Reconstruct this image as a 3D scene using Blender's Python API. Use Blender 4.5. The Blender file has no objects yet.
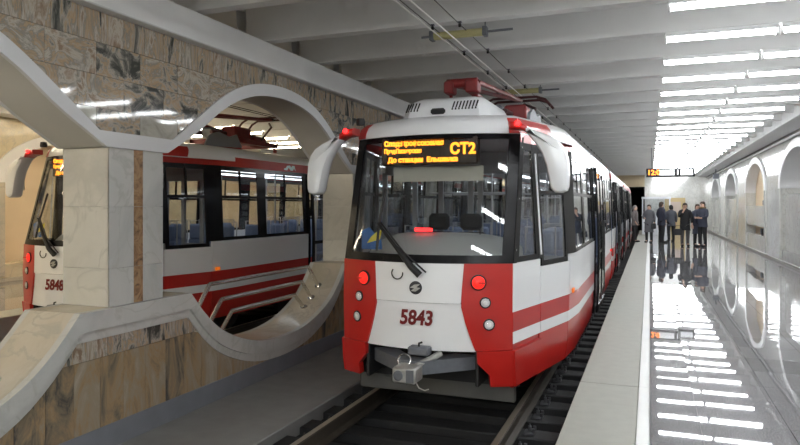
import bpy, math, random
from mathutils import Vector, Matrix
random.seed(7)
R = math.radians
C = bpy.context.scene.collection
SC = bpy.context.scene
# ------------------------------------------------------------------ camera
FPX = 650.0; YAW = R(21.0); HCAM = 1.62
cam = bpy.data.cameras.new('camera'); camo = bpy.data.objects.new('camera', cam); C.objects.link(camo)
cam.sensor_fit = 'HORIZONTAL'; cam.sensor_width = 36.0; cam.lens = FPX / 800 * 36
cam.shift_y = -16.5 / 800
camo.location = (0, 0, HCAM); camo.rotation_euler = (R(90), 0, YAW)
cam.clip_start = .05; cam.clip_end = 300
SC.camera = camo
# ------------------------------------------------------------------ world, exposure
w = bpy.data.worlds.new('world'); SC.world = w; w.use_nodes = True
w.node_tree.nodes['Background'].inputs[0].default_value = (.9, .93, 1, 1)
w.node_tree.nodes['Background'].inputs[1].default_value = .02
vs = SC.view_settings
vs.view_transform = 'Standard'; vs.look = 'None'; vs.gamma = 1; vs.use_curve_mapping = False
vs.exposure = 1.28
TUBE_R = 13.0      # strength of the tubes over the near platform
TUBE_L = 11.0       # strength of the tubes over the platform beyond the arches

# ------------------------------------------------------------------ materials
MATS = {}
def mat(name, col, rough=.5, metal=0, coat=0, emit=None, es=0, spec=.5, bump=None, var=0, varscale=3, coat_r=.03):
    m = bpy.data.materials.new(name); m.use_nodes = True
    nt = m.node_tree; b = nt.nodes['Principled BSDF']
    b.inputs['Base Color'].default_value = (*col, 1); b.inputs['Roughness'].default_value = rough
    b.inputs['Metallic'].default_value = metal; b.inputs['Coat Weight'].default_value = coat
    b.inputs['Coat Roughness'].default_value = coat_r
    b.inputs['Specular IOR Level'].default_value = spec
    if emit:
        b.inputs['Emission Color'].default_value = (*emit, 1); b.inputs['Emission Strength'].default_value = es
    if var or bump:
        g = nt.nodes.new('ShaderNodeNewGeometry'); n = nt.nodes.new('ShaderNodeTexNoise')
        n.inputs['Scale'].default_value = varscale; n.inputs['Detail'].default_value = 6
        nt.links.new(g.outputs['Position'], n.inputs['Vector'])
        if var:
            mx = nt.nodes.new('ShaderNodeMix'); mx.data_type = 'RGBA'
            mx.inputs['A'].default_value = (*[c * (1 - var) for c in col], 1)
            mx.inputs['B'].default_value = (*[min(1, c * (1 + var)) for c in col], 1)
            nt.links.new(n.outputs['Fac'], mx.inputs['Factor']); nt.links.new(mx.outputs['Result'], b.inputs['Base Color'])
        if bump:
            bp = nt.nodes.new('ShaderNodeBump'); bp.inputs['Strength'].default_value = bump; bp.inputs['Distance'].default_value = .01
            nt.links.new(n.outputs['Fac'], bp.inputs['Height']); nt.links.new(bp.outputs['Normal'], b.inputs['Normal'])
    MATS[name] = m
    return m

def marble(name, stops, scale=2.0, dist=2.2, rough=.1, rnd=True, stretch=(1, 1, 1), vein=None, coat=0, valvar=.0, spec=.5):
    """veined stone: warped noise through a colour ramp, shifted per piece so that no two pieces match"""
    m = bpy.data.materials.new(name); m.use_nodes = True
    nt = m.node_tree; b = nt.nodes['Principled BSDF']; L = nt.links.new
    b.inputs['Roughness'].default_value = rough; b.inputs['Coat Weight'].default_value = coat
    b.inputs['Specular IOR Level'].default_value = spec
    g = nt.nodes.new('ShaderNodeNewGeometry'); oi = nt.nodes.new('ShaderNodeObjectInfo')
    mul = nt.nodes.new('ShaderNodeMath'); mul.operation = 'MULTIPLY'; mul.inputs[1].default_value = 37.0 if rnd else 0
    L(oi.outputs['Random'], mul.inputs[0])
    add = nt.nodes.new('ShaderNodeVectorMath'); add.operation = 'ADD'
    L(g.outputs['Position'], add.inputs[0]); L(mul.outputs[0], add.inputs[1])
    mp = nt.nodes.new('ShaderNodeMapping'); mp.inputs['Scale'].default_value = stretch
    L(add.outputs[0], mp.inputs['Vector'])
    n = nt.nodes.new('ShaderNodeTexNoise'); n.inputs['Scale'].default_value = scale; n.inputs['Detail'].default_value = 8
    n.inputs['Distortion'].default_value = dist; n.inputs['Roughness'].default_value = .66
    L(mp.outputs[0], n.inputs['Vector'])
    cr = nt.nodes.new('ShaderNodeValToRGB'); e = cr.color_ramp.elements
    while len(e) < len(stops): e.new(.5)
    for i, (p, c) in enumerate(stops): e[i].position = p; e[i].color = (*c, 1)
    fac = n.outputs['Fac']
    if valvar:
        # whole piece lighter or darker than its neighbour
        a1 = nt.nodes.new('ShaderNodeMath'); a1.operation = 'MULTIPLY_ADD'; a1.inputs[1].default_value = valvar; a1.inputs[2].default_value = -valvar / 2
        L(oi.outputs['Random'], a1.inputs[0])
        a2 = nt.nodes.new('ShaderNodeMath'); a2.operation = 'ADD'; L(fac, a2.inputs[0]); L(a1.outputs[0], a2.inputs[1]); fac = a2.outputs[0]
    L(fac, cr.inputs['Fac'])
    out = cr.outputs['Color']
    if vein:
        n2 = nt.nodes.new('ShaderNodeTexNoise'); n2.inputs['Scale'].default_value = scale * 1.4; n2.inputs['Detail'].default_value = 6; n2.inputs['Distortion'].default_value = dist * 1.5
        L(mp.outputs[0], n2.inputs['Vector'])
        r2 = nt.nodes.new('ShaderNodeValToRGB'); q = r2.color_ramp.elements
        q[0].position = .47; q[0].color = (0, 0, 0, 1); q[1].position = .53; q[1].color = (0, 0, 0, 1)
        x = q.new(.5); x.color = (1, 1, 1, 1)
        L(n2.outputs['Fac'], r2.inputs['Fac'])
        mx = nt.nodes.new('ShaderNodeMix'); mx.data_type = 'RGBA'; mx.inputs['B'].default_value = (*vein, 1)
        L(out, mx.inputs['A']); L(r2.outputs['Color'], mx.inputs['Factor']); out = mx.outputs['Result']
    L(out, b.inputs['Base Color'])
    MATS[name] = m
    return m

def glass(name, tint, ior=1.5, rough=0.0, gloss=(1, 1, 1)):
    m = bpy.data.materials.new(name); m.use_nodes = True
    nt = m.node_tree; nt.nodes.remove(nt.nodes['Principled BSDF'])
    t = nt.nodes.new('ShaderNodeBsdfTransparent'); t.inputs[0].default_value = (*tint, 1)
    g = nt.nodes.new('ShaderNodeBsdfGlossy'); g.inputs[0].default_value = (*gloss, 1); g.inputs['Roughness'].default_value = rough
    f = nt.nodes.new('ShaderNodeFresnel'); f.inputs[0].default_value = ior
    mx = nt.nodes.new('ShaderNodeMixShader'); o = nt.nodes['Material Output']
    ge = nt.nodes.new('ShaderNodeNewGeometry'); mr = nt.nodes.new('ShaderNodeMapRange'); mr.inputs[3].default_value = ior; mr.inputs[4].default_value = 1 / ior
    nt.links.new(ge.outputs['Backfacing'], mr.inputs[0]); nt.links.new(mr.outputs[0], f.inputs[0])
    nt.links.new(f.outputs[0], mx.inputs[0]); nt.links.new(t.outputs[0], mx.inputs[1]); nt.links.new(g.outputs[0], mx.inputs[2])
    nt.links.new(mx.outputs[0], o.inputs[0])
    MATS[name] = m
    return m

mat('tram_white', (.80, .81, .82), .28, coat=.5, var=.02)
mat('tram_red', (.47, .016, .012), .3, coat=.3, var=.05)
mat('black_trim', (.006, .006, .007), .22, spec=.2)
mat('black_rubber', (.012, .012, .012), .6)
mat('dark_under', (.02, .02, .022), .7, var=.3)
mat('grey_metal', (.16, .17, .19), .5, metal=.3, var=.2, varscale=20)
mat('light_metal', (.42, .42, .40), .45, metal=.6, var=.3, varscale=30)
mat('guard_dark', (.10, .10, .095), .6, var=.3)
mat('chrome', (.75, .75, .75), .15, metal=1)
mat('steel', (.74, .72, .69), .2, metal=1)
mat('white_plaster', (.74, .74, .73), .75, var=.05)
mat('rib_paint', (.72, .72, .71), .8, var=.06)
mat('slab_paint', (.66, .66, .65), .85, var=.06)
mat('trim_white', (.70, .70, .70), .5, var=.03)
mat('cream_plaster', (.55, .53, .48), .7, var=.05)
mat('beige_plaster', (.60, .49, .33), .8, var=.05)
mat('niche_beige', (.78, .62, .42), .7, var=.05)
mat('concrete_edge', (.34, .34, .30), .62, var=.10, varscale=9, bump=.15)
mat('edge_strip', (.70, .71, .70), .45, var=.05)
mat('walkway', (.22, .216, .208), .55, var=.25, varscale=4, bump=.1)
mat('plinth_grey', (.18, .188, .21), .6, var=.15, varscale=5)
mat('base_grey', (.30, .29, .27), .4, var=.1)
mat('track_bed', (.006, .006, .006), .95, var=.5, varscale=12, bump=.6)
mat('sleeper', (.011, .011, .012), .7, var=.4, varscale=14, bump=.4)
mat('rail_side', (.05, .04, .03), .6, var=.3)
mat('rail_top', (.50, .44, .34), .35, metal=.8)
mat('bolt', (.13, .13, .14), .4, metal=.6)
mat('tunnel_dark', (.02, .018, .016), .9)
mat('lamp_housing', (.8, .8, .8), .5)
def emis(name, col, s):
    m = bpy.data.materials.new(name); m.use_nodes = True
    b = m.node_tree.nodes['Principled BSDF']; b.inputs['Base Color'].default_value = (*[.6 * c for c in col], 1)
    b.inputs['Emission Color'].default_value = (*col, 1); b.inputs['Emission Strength'].default_value = s
    MATS[name] = m
emis('tube_near', (.95, .98, 1), TUBE_R)
emis('tube_far', (1, .86, .62), TUBE_L)
emis('led_orange', (1, .22, .01), 1.6)
emis('led_yellow', (1, .27, .015), 1.5)
emis('led_red', (1, .012, .012), 3)
emis('lamp_red', (.9, .02, .012), .55)
emis('lamp_amber', (1, .22, .01), .18)
emis('cabin_light', (.92, .96, 1), 2.5)
mat('lamp_silver', (.85, .85, .84), .3)
mat('led_black', (.02, .008, .003), .4)
mat('mirror_grey', (.30, .30, .31), .3)
mat('panto_dark', (.07, .02, .02), .5)
mat('panto_red', (.21, .018, .018), .45, var=.3, varscale=15)
mat('dash_grey', (.42, .42, .41), .55)
mat('seat_black', (.02, .02, .022), .8)
mat('seat_blue', (.12, .16, .26), .7, var=.1)
mat('inner_white', (.55, .55, .56), .6)
mat('inner_grey', (.25, .26, .28), .6)
mat('pole_yellow', (.75, .45, .05), .35)
mat('digit_red', (.16, .004, .006), .4)
mat('emblem_dark', (.03, .03, .035), .4)
mat('visor', (.45, .42, .36), .6)
mat('pennant_blue', (.03, .12, .35), .6)
mat('pennant_yellow', (.75, .6, .05), .6)
mat('old_tube', (.50, .46, .22), .3)
mat('bellows', (.03, .03, .035), .8)
mat('wire_copper', (.80, .78, .74), .4, metal=.2)
mat('wire_dark', (.04, .04, .04), .6)
mat('door_wood', (.52, .40, .20), .45, var=.1)
mat('booth_white', (.72, .74, .78), .4)
mat('sign_white', (.75, .76, .78), .12, coat=.5)
mat('skin', (.55, .34, .25), .5)
mat('pipe_white', (.65, .65, .65), .5)
glass('windscreen', (.92, .94, .94), 1.38)
glass('side_glass', (.86, .88, .90), 1.42)
glass('lamp_glass', (.9, .9, .9), 1.45)
mat('coat_pale', (.50, .40, .34), .3)
mat('niche_dark', (.03, .03, .03), .4)

brown = [(.34, (.06, .062, .055)), (.41, (.20, .19, .165)), (.455, (.42, .38, .32)), (.50, (.46, .32, .19)), (.54, (.27, .255, .22)), (.60, (.52, .46, .38)), (.68, (.28, .20, .14))]
pale = [(.30, (.30, .29, .25)), (.45, (.44, .42, .36)), (.6, (.52, .50, .43)), (.75, (.40, .38, .32))]
marble('marble_brown', brown, 4.2, .9, .05, stretch=(1, .9, 1.2), valvar=.2)
marble('marble_pale', pale, 3.0, 1.4, .05, valvar=.1)
marble('marble_upright', brown, 3.4, .8, .06, stretch=(1, 2.6, .6), valvar=.16)
marble('marble_panel', [(.28, (.09, .085, .075)), (.40, (.24, .19, .13)), (.50, (.36, .25, .14)), (.60, (.34, .28, .20)), (.75, (.42, .36, .28))], 2.4, 1.5, .22, stretch=(1, 1.8, .6), valvar=.22)
marble('marble_stripe', [(.3, (.07, .06, .05)), (.45, (.30, .18, .10)), (.6, (.42, .27, .15)), (.75, (.30, .24, .18))], 7, 2, .15)
marble('marble_white', [(.3, (.46, .47, .45)), (.5, (.56, .56, .53)), (.7, (.62, .61, .57))], 1.1, 1.0, .18, vein=(.50, .50, .46), valvar=.12)
marble('marble_grey', [(.3, (.44, .43, .39)), (.5, (.53, .52, .47)), (.7, (.58, .57, .52))], 1.1, 1.0, .2, vein=(.46, .45, .41), valvar=.1)
marble('marble_cream', [(.3, (.42, .38, .30)), (.5, (.54, .48, .38)), (.7, (.60, .55, .46))], 1.1, 1.0, .2, vein=(.46, .42, .35), valvar=.1)
marble('marble_wall', [(.3, (.52, .52, .50)), (.5, (.62, .62, .59)), (.7, (.68, .67, .63))], 1.2, 1.5, .09, rnd=False, vein=(.50, .49, .45), coat=.3)
marble('marble_warm_wall', [(.3, (.50, .42, .28)), (.5, (.62, .54, .38)), (.7, (.68, .60, .45))], 1.2, 1.5, .15, rnd=False, vein=(.5, .45, .35))

def granite():
    m = bpy.data.materials.new('granite'); m.use_nodes = True
    nt = m.node_tree; b = nt.nodes['Principled BSDF']; L = nt.links.new
    b.inputs['Roughness'].default_value = .02; b.inputs['Coat Weight'].default_value = .35; b.inputs['Coat Roughness'].default_value = .02
    b.inputs['Specular IOR Level'].default_value = .6
    g = nt.nodes.new('ShaderNodeNewGeometry'); oi = nt.nodes.new('ShaderNodeObjectInfo')
    n = nt.nodes.new('ShaderNodeTexNoise'); n.inputs['Scale'].default_value = 90; n.inputs['Detail'].default_value = 4
    L(g.outputs['Position'], n.inputs['Vector'])
    n2 = nt.nodes.new('ShaderNodeTexNoise'); n2.inputs['Scale'].default_value = 1.7; n2.inputs['Detail'].default_value = 4
    L(g.outputs['Position'], n2.inputs['Vector'])
    cr = nt.nodes.new('ShaderNodeValToRGB'); e = cr.color_ramp.elements
    e[0].position = .38; e[0].color = (.13, .127, .132, 1); e[1].position = .64; e[1].color = (.33, .33, .34, 1)
    L(n.outputs['Fac'], cr.inputs['Fac'])
    ad = nt.nodes.new('ShaderNodeMath'); ad.operation = 'ADD'; L(oi.outputs['Random'], ad.inputs[0]); L(n2.outputs['Fac'], ad.inputs[1])
    mr = nt.nodes.new('ShaderNodeMapRange'); mr.inputs[1].default_value = .3; mr.inputs[2].default_value = 1.7; mr.inputs[3].default_value = .80; mr.inputs[4].default_value = 1.2
    L(ad.outputs[0], mr.inputs[0])
    hs = nt.nodes.new('ShaderNodeHueSaturation'); L(mr.outputs[0], hs.inputs['Value']); L(cr.outputs[0], hs.inputs['Color'])
    L(hs.outputs[0], b.inputs['Base Color'])
    MATS['granite'] = m
granite()

# ------------------------------------------------------------------ mesh builder
class MB:
    def __init__(s): s.v = []; s.f = []; s.sm = []
    def _q(s, idx, smooth=False): s.f.append(idx); s.sm.append(smooth)
    def box(s, x0, x1, y0, y1, z0, z1):
        o = len(s.v)
        s.v += [(x0, y0, z0), (x1, y0, z0), (x1, y1, z0), (x0, y1, z0), (x0, y0, z1), (x1, y0, z1), (x1, y1, z1), (x0, y1, z1)]
        for q in ((0, 3, 2, 1), (4, 5, 6, 7), (0, 1, 5, 4), (1, 2, 6, 5), (2, 3, 7, 6), (3, 0, 4, 7)): s._q([o + i for i in q])
        return s
    def bbox(s, x0, x1, y0, y1, z0, z1, b=.01):
        """box with chamfered edges"""
        o = len(s.v); xs = (x0, x1); ys = (y0, y1); zs = (z0, z1); idx = {}
        for i in (0, 1):
            for j in (0, 1):
                for k in (0, 1):
                    sx = 1 if i == 0 else -1; sy = 1 if j == 0 else -1; sz = 1 if k == 0 else -1
                    for a in range(3):
                        p = [xs[i] + sx * b, ys[j] + sy * b, zs[k] + sz * b]; p[a] = (xs[i], ys[j], zs[k])[a]
                        idx[(i, j, k, a)] = len(s.v); s.v.append(tuple(p))
        for a in range(3):
            u, w_ = [t for t in range(3) if t != a]
            for e in (0, 1):
                q = []
                for (p, r) in ((0, 0), (1, 0), (1, 1), (0, 1)):
                    c = [0, 0, 0]; c[a] = e; c[u] = p; c[w_] = r; q.append(idx[(*c, a)])
                if (e == 0) == (a != 1): q.reverse()
                s._q(q)
        for a in range(3):              # edges along axis a
            u, w_ = [t for t in range(3) if t != a]
            for p in (0, 1):
                for r in (0, 1):
                    c0 = [0, 0, 0]; c1 = [0, 0, 0]; c0[u] = c1[u] = p; c0[w_] = c1[w_] = r; c1[a] = 1
                    s._q([idx[(*c0, u)], idx[(*c1, u)], idx[(*c1, w_)], idx[(*c0, w_)]])
        for i in (0, 1):
            for j in (0, 1):
                for k in (0, 1): s._q([idx[(i, j, k, a)] for a in range(3)])
        return s
    def tube(s, pts, r, n=8, caps=True, closed=False):
        pts = [Vector(p) for p in pts]; m = len(pts); o = len(s.v)
        rr = r if isinstance(r, (list, tuple)) else [r] * m
        up = None
        for i, p in enumerate(pts):
            a = pts[i - 1] if (i > 0 or closed) else p; b = pts[(i + 1) % m] if (i < m - 1 or closed) else p
            d = (b - a).normalized()
            if up is None: up = Vector((0, 0, 1)) if abs(d.z) < .9 else Vector((1, 0, 0))
            x = d.cross(up).normalized(); up = x.cross(d).normalized()
            for k in range(n):
                t = 2 * math.pi * k / n; q = p + (x * math.cos(t) + up * math.sin(t)) * rr[i]; s.v.append(tuple(q))
        for i in range(m if closed else m - 1):
            for k in range(n):
                i2 = (i + 1) % m
                s._q([o + i * n + k, o + i * n + (k + 1) % n, o + i2 * n + (k + 1) % n, o + i2 * n + k], True)
        if caps and not closed:
            s._q([o + k for k in range(n)][::-1]); s._q([o + (m - 1) * n + k for k in range(n)])
        return s
    def lathe(s, prof, n=20, axis=(0, 0, 1), at=(0, 0, 0)):
        """profile of (radius, along) turned about an axis"""
        ax = Vector(axis).normalized(); up = Vector((0, 0, 1)) if abs(ax.z) < .9 else Vector((1, 0, 0))
        x = ax.cross(up).normalized(); y = x.cross(ax); o = len(s.v); at = Vector(at)
        for (r, h) in prof:
            for k in range(n):
                t = 2 * math.pi * k / n; s.v.append(tuple(at + ax * h + (x * math.cos(t) + y * math.sin(t)) * max(r, 1e-4)))
        for i in range(len(prof) - 1):
            for k in range(n): s._q([o + i * n + k, o + i * n + (k + 1) % n, o + (i + 1) * n + (k + 1) % n, o + (i + 1) * n + k], True)
        s._q([o + k for k in range(n)][::-1]); s._q([o + (len(prof) - 1) * n + k for k in range(n)])
        return s
    def sheet(s, P, th, center=None, smooth=True):
        """curved plate through a grid of points, given thickness inwards (away from the outside)"""
        nu = len(P); nv = len(P[0]); P = [[Vector(p) for p in row] for row in P]
        N = []
        for i in range(nu):
            row = []
            for j in range(nv):
                du = P[min(i + 1, nu - 1)][j] - P[max(i - 1, 0)][j]; dv = P[i][min(j + 1, nv - 1)] - P[i][max(j - 1, 0)]
                n = du.cross(dv)
                row.append(n.normalized() if n.length > 1e-9 else Vector((0, 0, 1)))
            N.append(row)
        mid = P[nu // 2][nv // 2]; nm = N[nu // 2][nv // 2]
        c = Vector(center) if center else Vector((0, mid.y + .4, 1.6))
        sg = 1 if nm.dot(mid - c) > 0 else -1
        o = len(s.v)
        for i in range(nu):
            for j in range(nv): s.v.append(tuple(P[i][j]))
        for i in range(nu):
            for j in range(nv): s.v.append(tuple(P[i][j] - N[i][j] * sg * th))
        A = lambda i, j: o + i * nv + j
        B = lambda i, j: o + nu * nv + i * nv + j
        def q(l, sm): s._q(l if sg > 0 else l[::-1], sm)
        for i in range(nu - 1):
            for j in range(nv - 1):
                q([A(i, j), A(i + 1, j), A(i + 1, j + 1), A(i, j + 1)], smooth)
                q([B(i, j), B(i, j + 1), B(i + 1, j + 1), B(i + 1, j)], smooth)
        for i in range(nu - 1):
            q([A(i, 0), B(i, 0), B(i + 1, 0), A(i + 1, 0)], False); q([A(i, nv - 1), A(i + 1, nv - 1), B(i + 1, nv - 1), B(i, nv - 1)], False)
        for j in range(nv - 1):
            q([A(0, j), A(0, j + 1), B(0, j + 1), B(0, j)], False); q([A(nu - 1, j), B(nu - 1, j), B(nu - 1, j + 1), A(nu - 1, j + 1)], False)
        return s
    def prism(s, poly, axis, a, b):
        """closed outline (two coords) extruded along axis x, y or z from a to b"""
        o = len(s.v); n = len(poly)
        for h in (a, b):
            for (p, q) in poly: s.v.append({'x': (h, p, q), 'y': (p, h, q), 'z': (p, q, h)}[axis])
        s._q([o + i for i in range(n)][::-1]); s._q([o + n + i for i in range(n)])
        for i in range(n): s._q([o + i, o + (i + 1) % n, o + n + (i + 1) % n, o + n + i])
        return s
    def strip(s, ys, z0, z1, xa, xb):
        """solid between two curves z0(y) and z1(y), from x=xa to x=xb"""
        o = len(s.v); n = len(ys)
        for y in ys:
            a, b = z0(y), z1(y)
            s.v += [(xa, y, a), (xb, y, a), (xb, y, b), (xa, y, b)]
        for i in range(n - 1):
            for k in range(4):
                p = o + i * 4; s._q([p + k, p + (k + 1) % 4, p + 4 + (k + 1) % 4, p + 4 + k])
        s._q([o, o + 3, o + 2, o + 1]); p = o + (n - 1) * 4; s._q([p, p + 1, p + 2, p + 3])
        return s
    def mesh(s, name, m):
        me = bpy.data.meshes.new(name); me.from_pydata(s.v, [], s.f)
        me.polygons.foreach_set('use_smooth', s.sm); me.validate(); me.update()
        me.materials.append(MATS[m] if isinstance(m, str) else m)
        return me
    def build(s, name, m, parent=None):
        me = s.mesh(name, m); fixn(me)
        return link(name, me, parent)
import bmesh
def fixn(me):
    bm = bmesh.new(); bm.from_mesh(me); bmesh.ops.recalc_face_normals(bm, faces=bm.faces); bm.to_mesh(me); bm.free()
    me.set_sharp_from_angle(angle=R(38))
def link(name, me, parent=None):
    o = bpy.data.objects.new(name, me); C.objects.link(o); o.parent = parent
    return o
def tag(o, label, cat, group=None):
    o['label'] = label; o['category'] = cat
    if group: o['group'] = group
    return o
def struct(o, label=None, cat=None):
    o['kind'] = 'structure'
    if label: o['label'] = label
    if cat: o['category'] = cat
    return o
def empty(name, loc=(0, 0, 0), rz=0):
    o = bpy.data.objects.new(name, None); C.objects.link(o); o.location = loc; o.rotation_euler = (0, 0, rz); o.empty_display_size = .1
    return o
def copy_tree(o, parent=None):
    c = o.copy(); C.objects.link(c); c.parent = parent
    for ch in list(o.children): copy_tree(ch, c)
    return c
def interp(tab, x):
    if x <= tab[0][0]: return tab[0][1]
    for (a, p), (b, q) in zip(tab, tab[1:]):
        if x <= b: return p + (q - p) * (x - a) / (b - a)
    return tab[-1][1]
def spl(tab, x):
    """smooth (Catmull-Rom) lookup"""
    if x <= tab[0][0]: return tab[0][1]
    if x >= tab[-1][0]: return tab[-1][1]
    for i in range(len(tab) - 1):
        if tab[i][0] <= x <= tab[i + 1][0]:
            a, p = tab[i]; b, q = tab[i + 1]; h = b - a; t = (x - a) / h
            m0 = (q - tab[i - 1][1]) / (b - tab[i - 1][0]) if i > 0 else (q - p) / h
            m1 = (tab[i + 2][1] - p) / (tab[i + 2][0] - a) if i + 2 < len(tab) else 0
            return (2*t**3 - 3*t*t + 1) * p + (t**3 - 2*t*t + t) * h * m0 + (-2*t**3 + 3*t*t) * q + (t**3 - t*t) * h * m1
def lin(a, b, n): return [a + (b - a) * i / (n - 1) for i in range(n)]
def text_mesh(name, txt, size, m, parent=None, bold=0.0, depth=.002, align='CENTER', shear=0, sx=1.0):
    cu = bpy.data.curves.new(name, 'FONT'); cu.body = txt; cu.size = size; cu.offset = bold; cu.extrude = depth
    cu.align_x = align; cu.align_y = 'CENTER'; cu.shear = shear; cu.resolution_u = 3
    t = bpy.data.objects.new(name, cu); C.objects.link(t)
    bpy.context.view_layer.update()
    me = bpy.data.meshes.new_from_object(t.evaluated_get(bpy.context.evaluated_depsgraph_get()))
    bpy.data.objects.remove(t); bpy.data.curves.remove(cu)
    for v in me.vertices: v.co.x *= sx
    me.materials.clear(); me.materials.append(MATS[m]); me.name = name
    o = link(name, me, parent)
    return o

# ------------------------------------------------------------------ layout constants (platform floor z = 0)
ZR = -.41                 # top of the rails
ZS = -.49                 # walkway between tram and arcade
XW = -4.40; XW2 = -4.94   # two faces of the arcade wall
XM = -4.67                # mirror plane between the two halves of the station
XT1 = -2.03; XT2 = 2 * XM - XT1
XR = 3.50                 # wall beside the platform
YA, YZ = -9.0, 46.0       # station ends
ZC = HCAM + 2.0           # underside of ceiling ribs
ZTOP = ZC + .42           # ceiling slab
PER = 5.0; COL0 = 4.72
def mx(x): return 2 * XM - x
def arch_d(y): return abs(((y - COL0 + PER / 2) % PER) - PER / 2)
ARCH = [(.46, .65), (.85, .925), (1.25, 1.195), (1.6, 1.365), (2.0, 1.475), (2.5, 1.515)]
BOWL = [(.69, -.885), (.92, -1.13), (1.2, -1.345), (1.6, -1.52), (2.0, -1.62), (2.5, -1.655)]
def arch_o(y):
    d = arch_d(y); return HCAM + (ARCH[0][1] if d <= .46 else spl(ARCH, d))
def arch_i(y):
    d = arch_d(y); return HCAM + (.515 if d <= .38 else max(.515, spl([(a + .0, b - .145) for a, b in [(.38, .66)] + ARCH[1:]], d)))
def bowl_i(y):
    d = arch_d(y); return HCAM + (BOWL[0][1] if d <= .69 else spl(BOWL, d))
def bowl_m(y): return bowl_i(y) - .165
def bowl_o(y): return bowl_i(y) - .25
ZPL = HCAM - 1.902        # foot of the marble panels
ZBEAM = HCAM + 1.667

# ------------------------------------------------------------------ platform floor
fl = MB().box(0.0, XR, YA, YZ, -.6, -.02).build('floor', 'slab_paint'); struct(fl)
XE = [0.004, .35, .95, 1.55, 2.15, 2.75, XR - .004]
T = .6; Y0 = 3.0
tile_me = {}
for i in range(6):
    wdt = XE[i + 1] - XE[i]
    tile_me[i] = MB().bbox(-wdt / 2 + .0012, wdt / 2 - .0012, -T / 2 + .0012, T / 2 - .0012, -.02, 0, .0015).mesh('tile', 'granite'); fixn(tile_me[i])
for r in range(50):
    for i in range(6):
        o = link('tile', tile_me[i], fl)
        o.location = ((XE[i] + XE[i + 1]) / 2, Y0 + T * (r + .5), 0)
        o.rotation_euler = (random.gauss(0, .0011), random.gauss(0, .0011), 0)
far = MB()
y = Y0 + T * 50
while y < YZ - .01:
    for i in range(6): far.bbox(XE[i] + .001, XE[i + 1] - .001, y + .001, min(y + T, YZ) - .001, -.02, random.uniform(-.0004, .0004), .0015)
    y += T
y = Y0 - T
while y > YA:
    for i in range(6): far.bbox(XE[i] + .001, XE[i + 1] - .001, y + .001, y + T - .001, -.02, random.uniform(-.0004, .0004), .0015)
    y -= T
o = far.build('far_tiles', 'granite', fl); o['kind'] = 'stuff'
# platform edge : concrete coping and pale safety strip
pe = MB().box(-.57, 0, YA, YZ, -1.2, -.08).build('platform_edge', 'concrete_edge'); struct(pe)
y = YA
while y < YZ:
    MB().bbox(-.60, -.09, y + .003, min(y + 7.6, YZ) - .003, -.08, 0, .008).build('coping_slab', 'concrete_edge', pe); y += 7.6
y = YA
while y < YZ:
    MB().bbox(-.088, -.001, y + .002, min(y + 3.8, YZ) - .002, -.08, .003, .002).build('edge_strip', 'edge_strip', pe); y += 3.8
# the platform beyond the arches
fl2 = MB().box(mx(XR), mx(.0), YA, YZ, -.6, 0).build('floor_far_platform', 'granite'); struct(fl2)
o = MB().bbox(mx(0), mx(-.57), YA, YZ, -1.2, 0, .008).build('platform_edge_far', 'concrete_edge'); struct(o)

# ------------------------------------------------------------------ track beds, walkways
for side, (xa, xb) in enumerate(((-3.26, -.57), (mx(-.57), mx(-3.26)))):
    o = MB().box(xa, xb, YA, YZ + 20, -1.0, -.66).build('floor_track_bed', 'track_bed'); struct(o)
o = MB().bbox(XW + .005, -3.26, YA, YZ + 20, -1.0, ZS, .01).build('floor_walkway', 'walkway'); struct(o)
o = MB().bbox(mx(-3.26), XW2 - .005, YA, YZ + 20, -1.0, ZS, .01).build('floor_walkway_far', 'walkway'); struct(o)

# ------------------------------------------------------------------ arcade wall between the two tracks
def frange(a, b, st):
    n = max(1, round((b - a) / st)); return [a + (b - a) * i / n for i in range(n + 1)]
ys = sorted(set([round(v, 4) for v in frange(YA, YZ, .1)] + [COL0 + PER * k + s * d for k in range(-3, 10) for s in (-1, 1) for d in (.335, .38, .46, .69)]))
ys = [v for v in ys if YA <= v <= YZ]
wl = MB().strip(ys, arch_i, lambda v: ZBEAM + .02, XW2 + .02, XW - .012).build('wall_left', 'cream_plaster'); struct(wl)
wlow = MB().strip(ys, lambda v: ZS - .3, lambda v: bowl_i(v), XW2 + .02, XW - .012).build('wall_left_parapet', 'marble_cream'); struct(wlow)
# longitudinal beam over the wall
o = MB().bbox(mx(-4.28), -4.28, YA, YZ, ZBEAM, HCAM + 1.97, .012).build('ceiling_beam', 'white_plaster'); struct(o)
# white trims following the arch and the parapet
t1 = MB().strip(ys, arch_i, arch_o, XW - .02, XW + .022).build('trim_1', 'trim_white'); struct(t1)
t1b = MB().strip(ys, arch_i, arch_o, XW2 - .022, XW2 + .03).build('trim_2', 'trim_white'); struct(t1b)
t2 = MB().strip(ys, bowl_m, bowl_i, XW - .02, XW + .05).build('trim_3', 'marble_white'); struct(t2)
t3 = MB().strip(ys, bowl_o, bowl_m, XW - .02, XW + .018).build('trim_4', 'marble_white'); struct(t3)
t4 = MB().strip(ys, bowl_o, bowl_i, XW2 - .035, XW2 + .03).build('trim_5', 'marble_white'); struct(t4)
o = MB().bbox(XW - .03, XW + .006, YA, YZ, ZS - .1, ZPL, .003).build('baseboard_left', 'plinth_grey'); struct(o)

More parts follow.
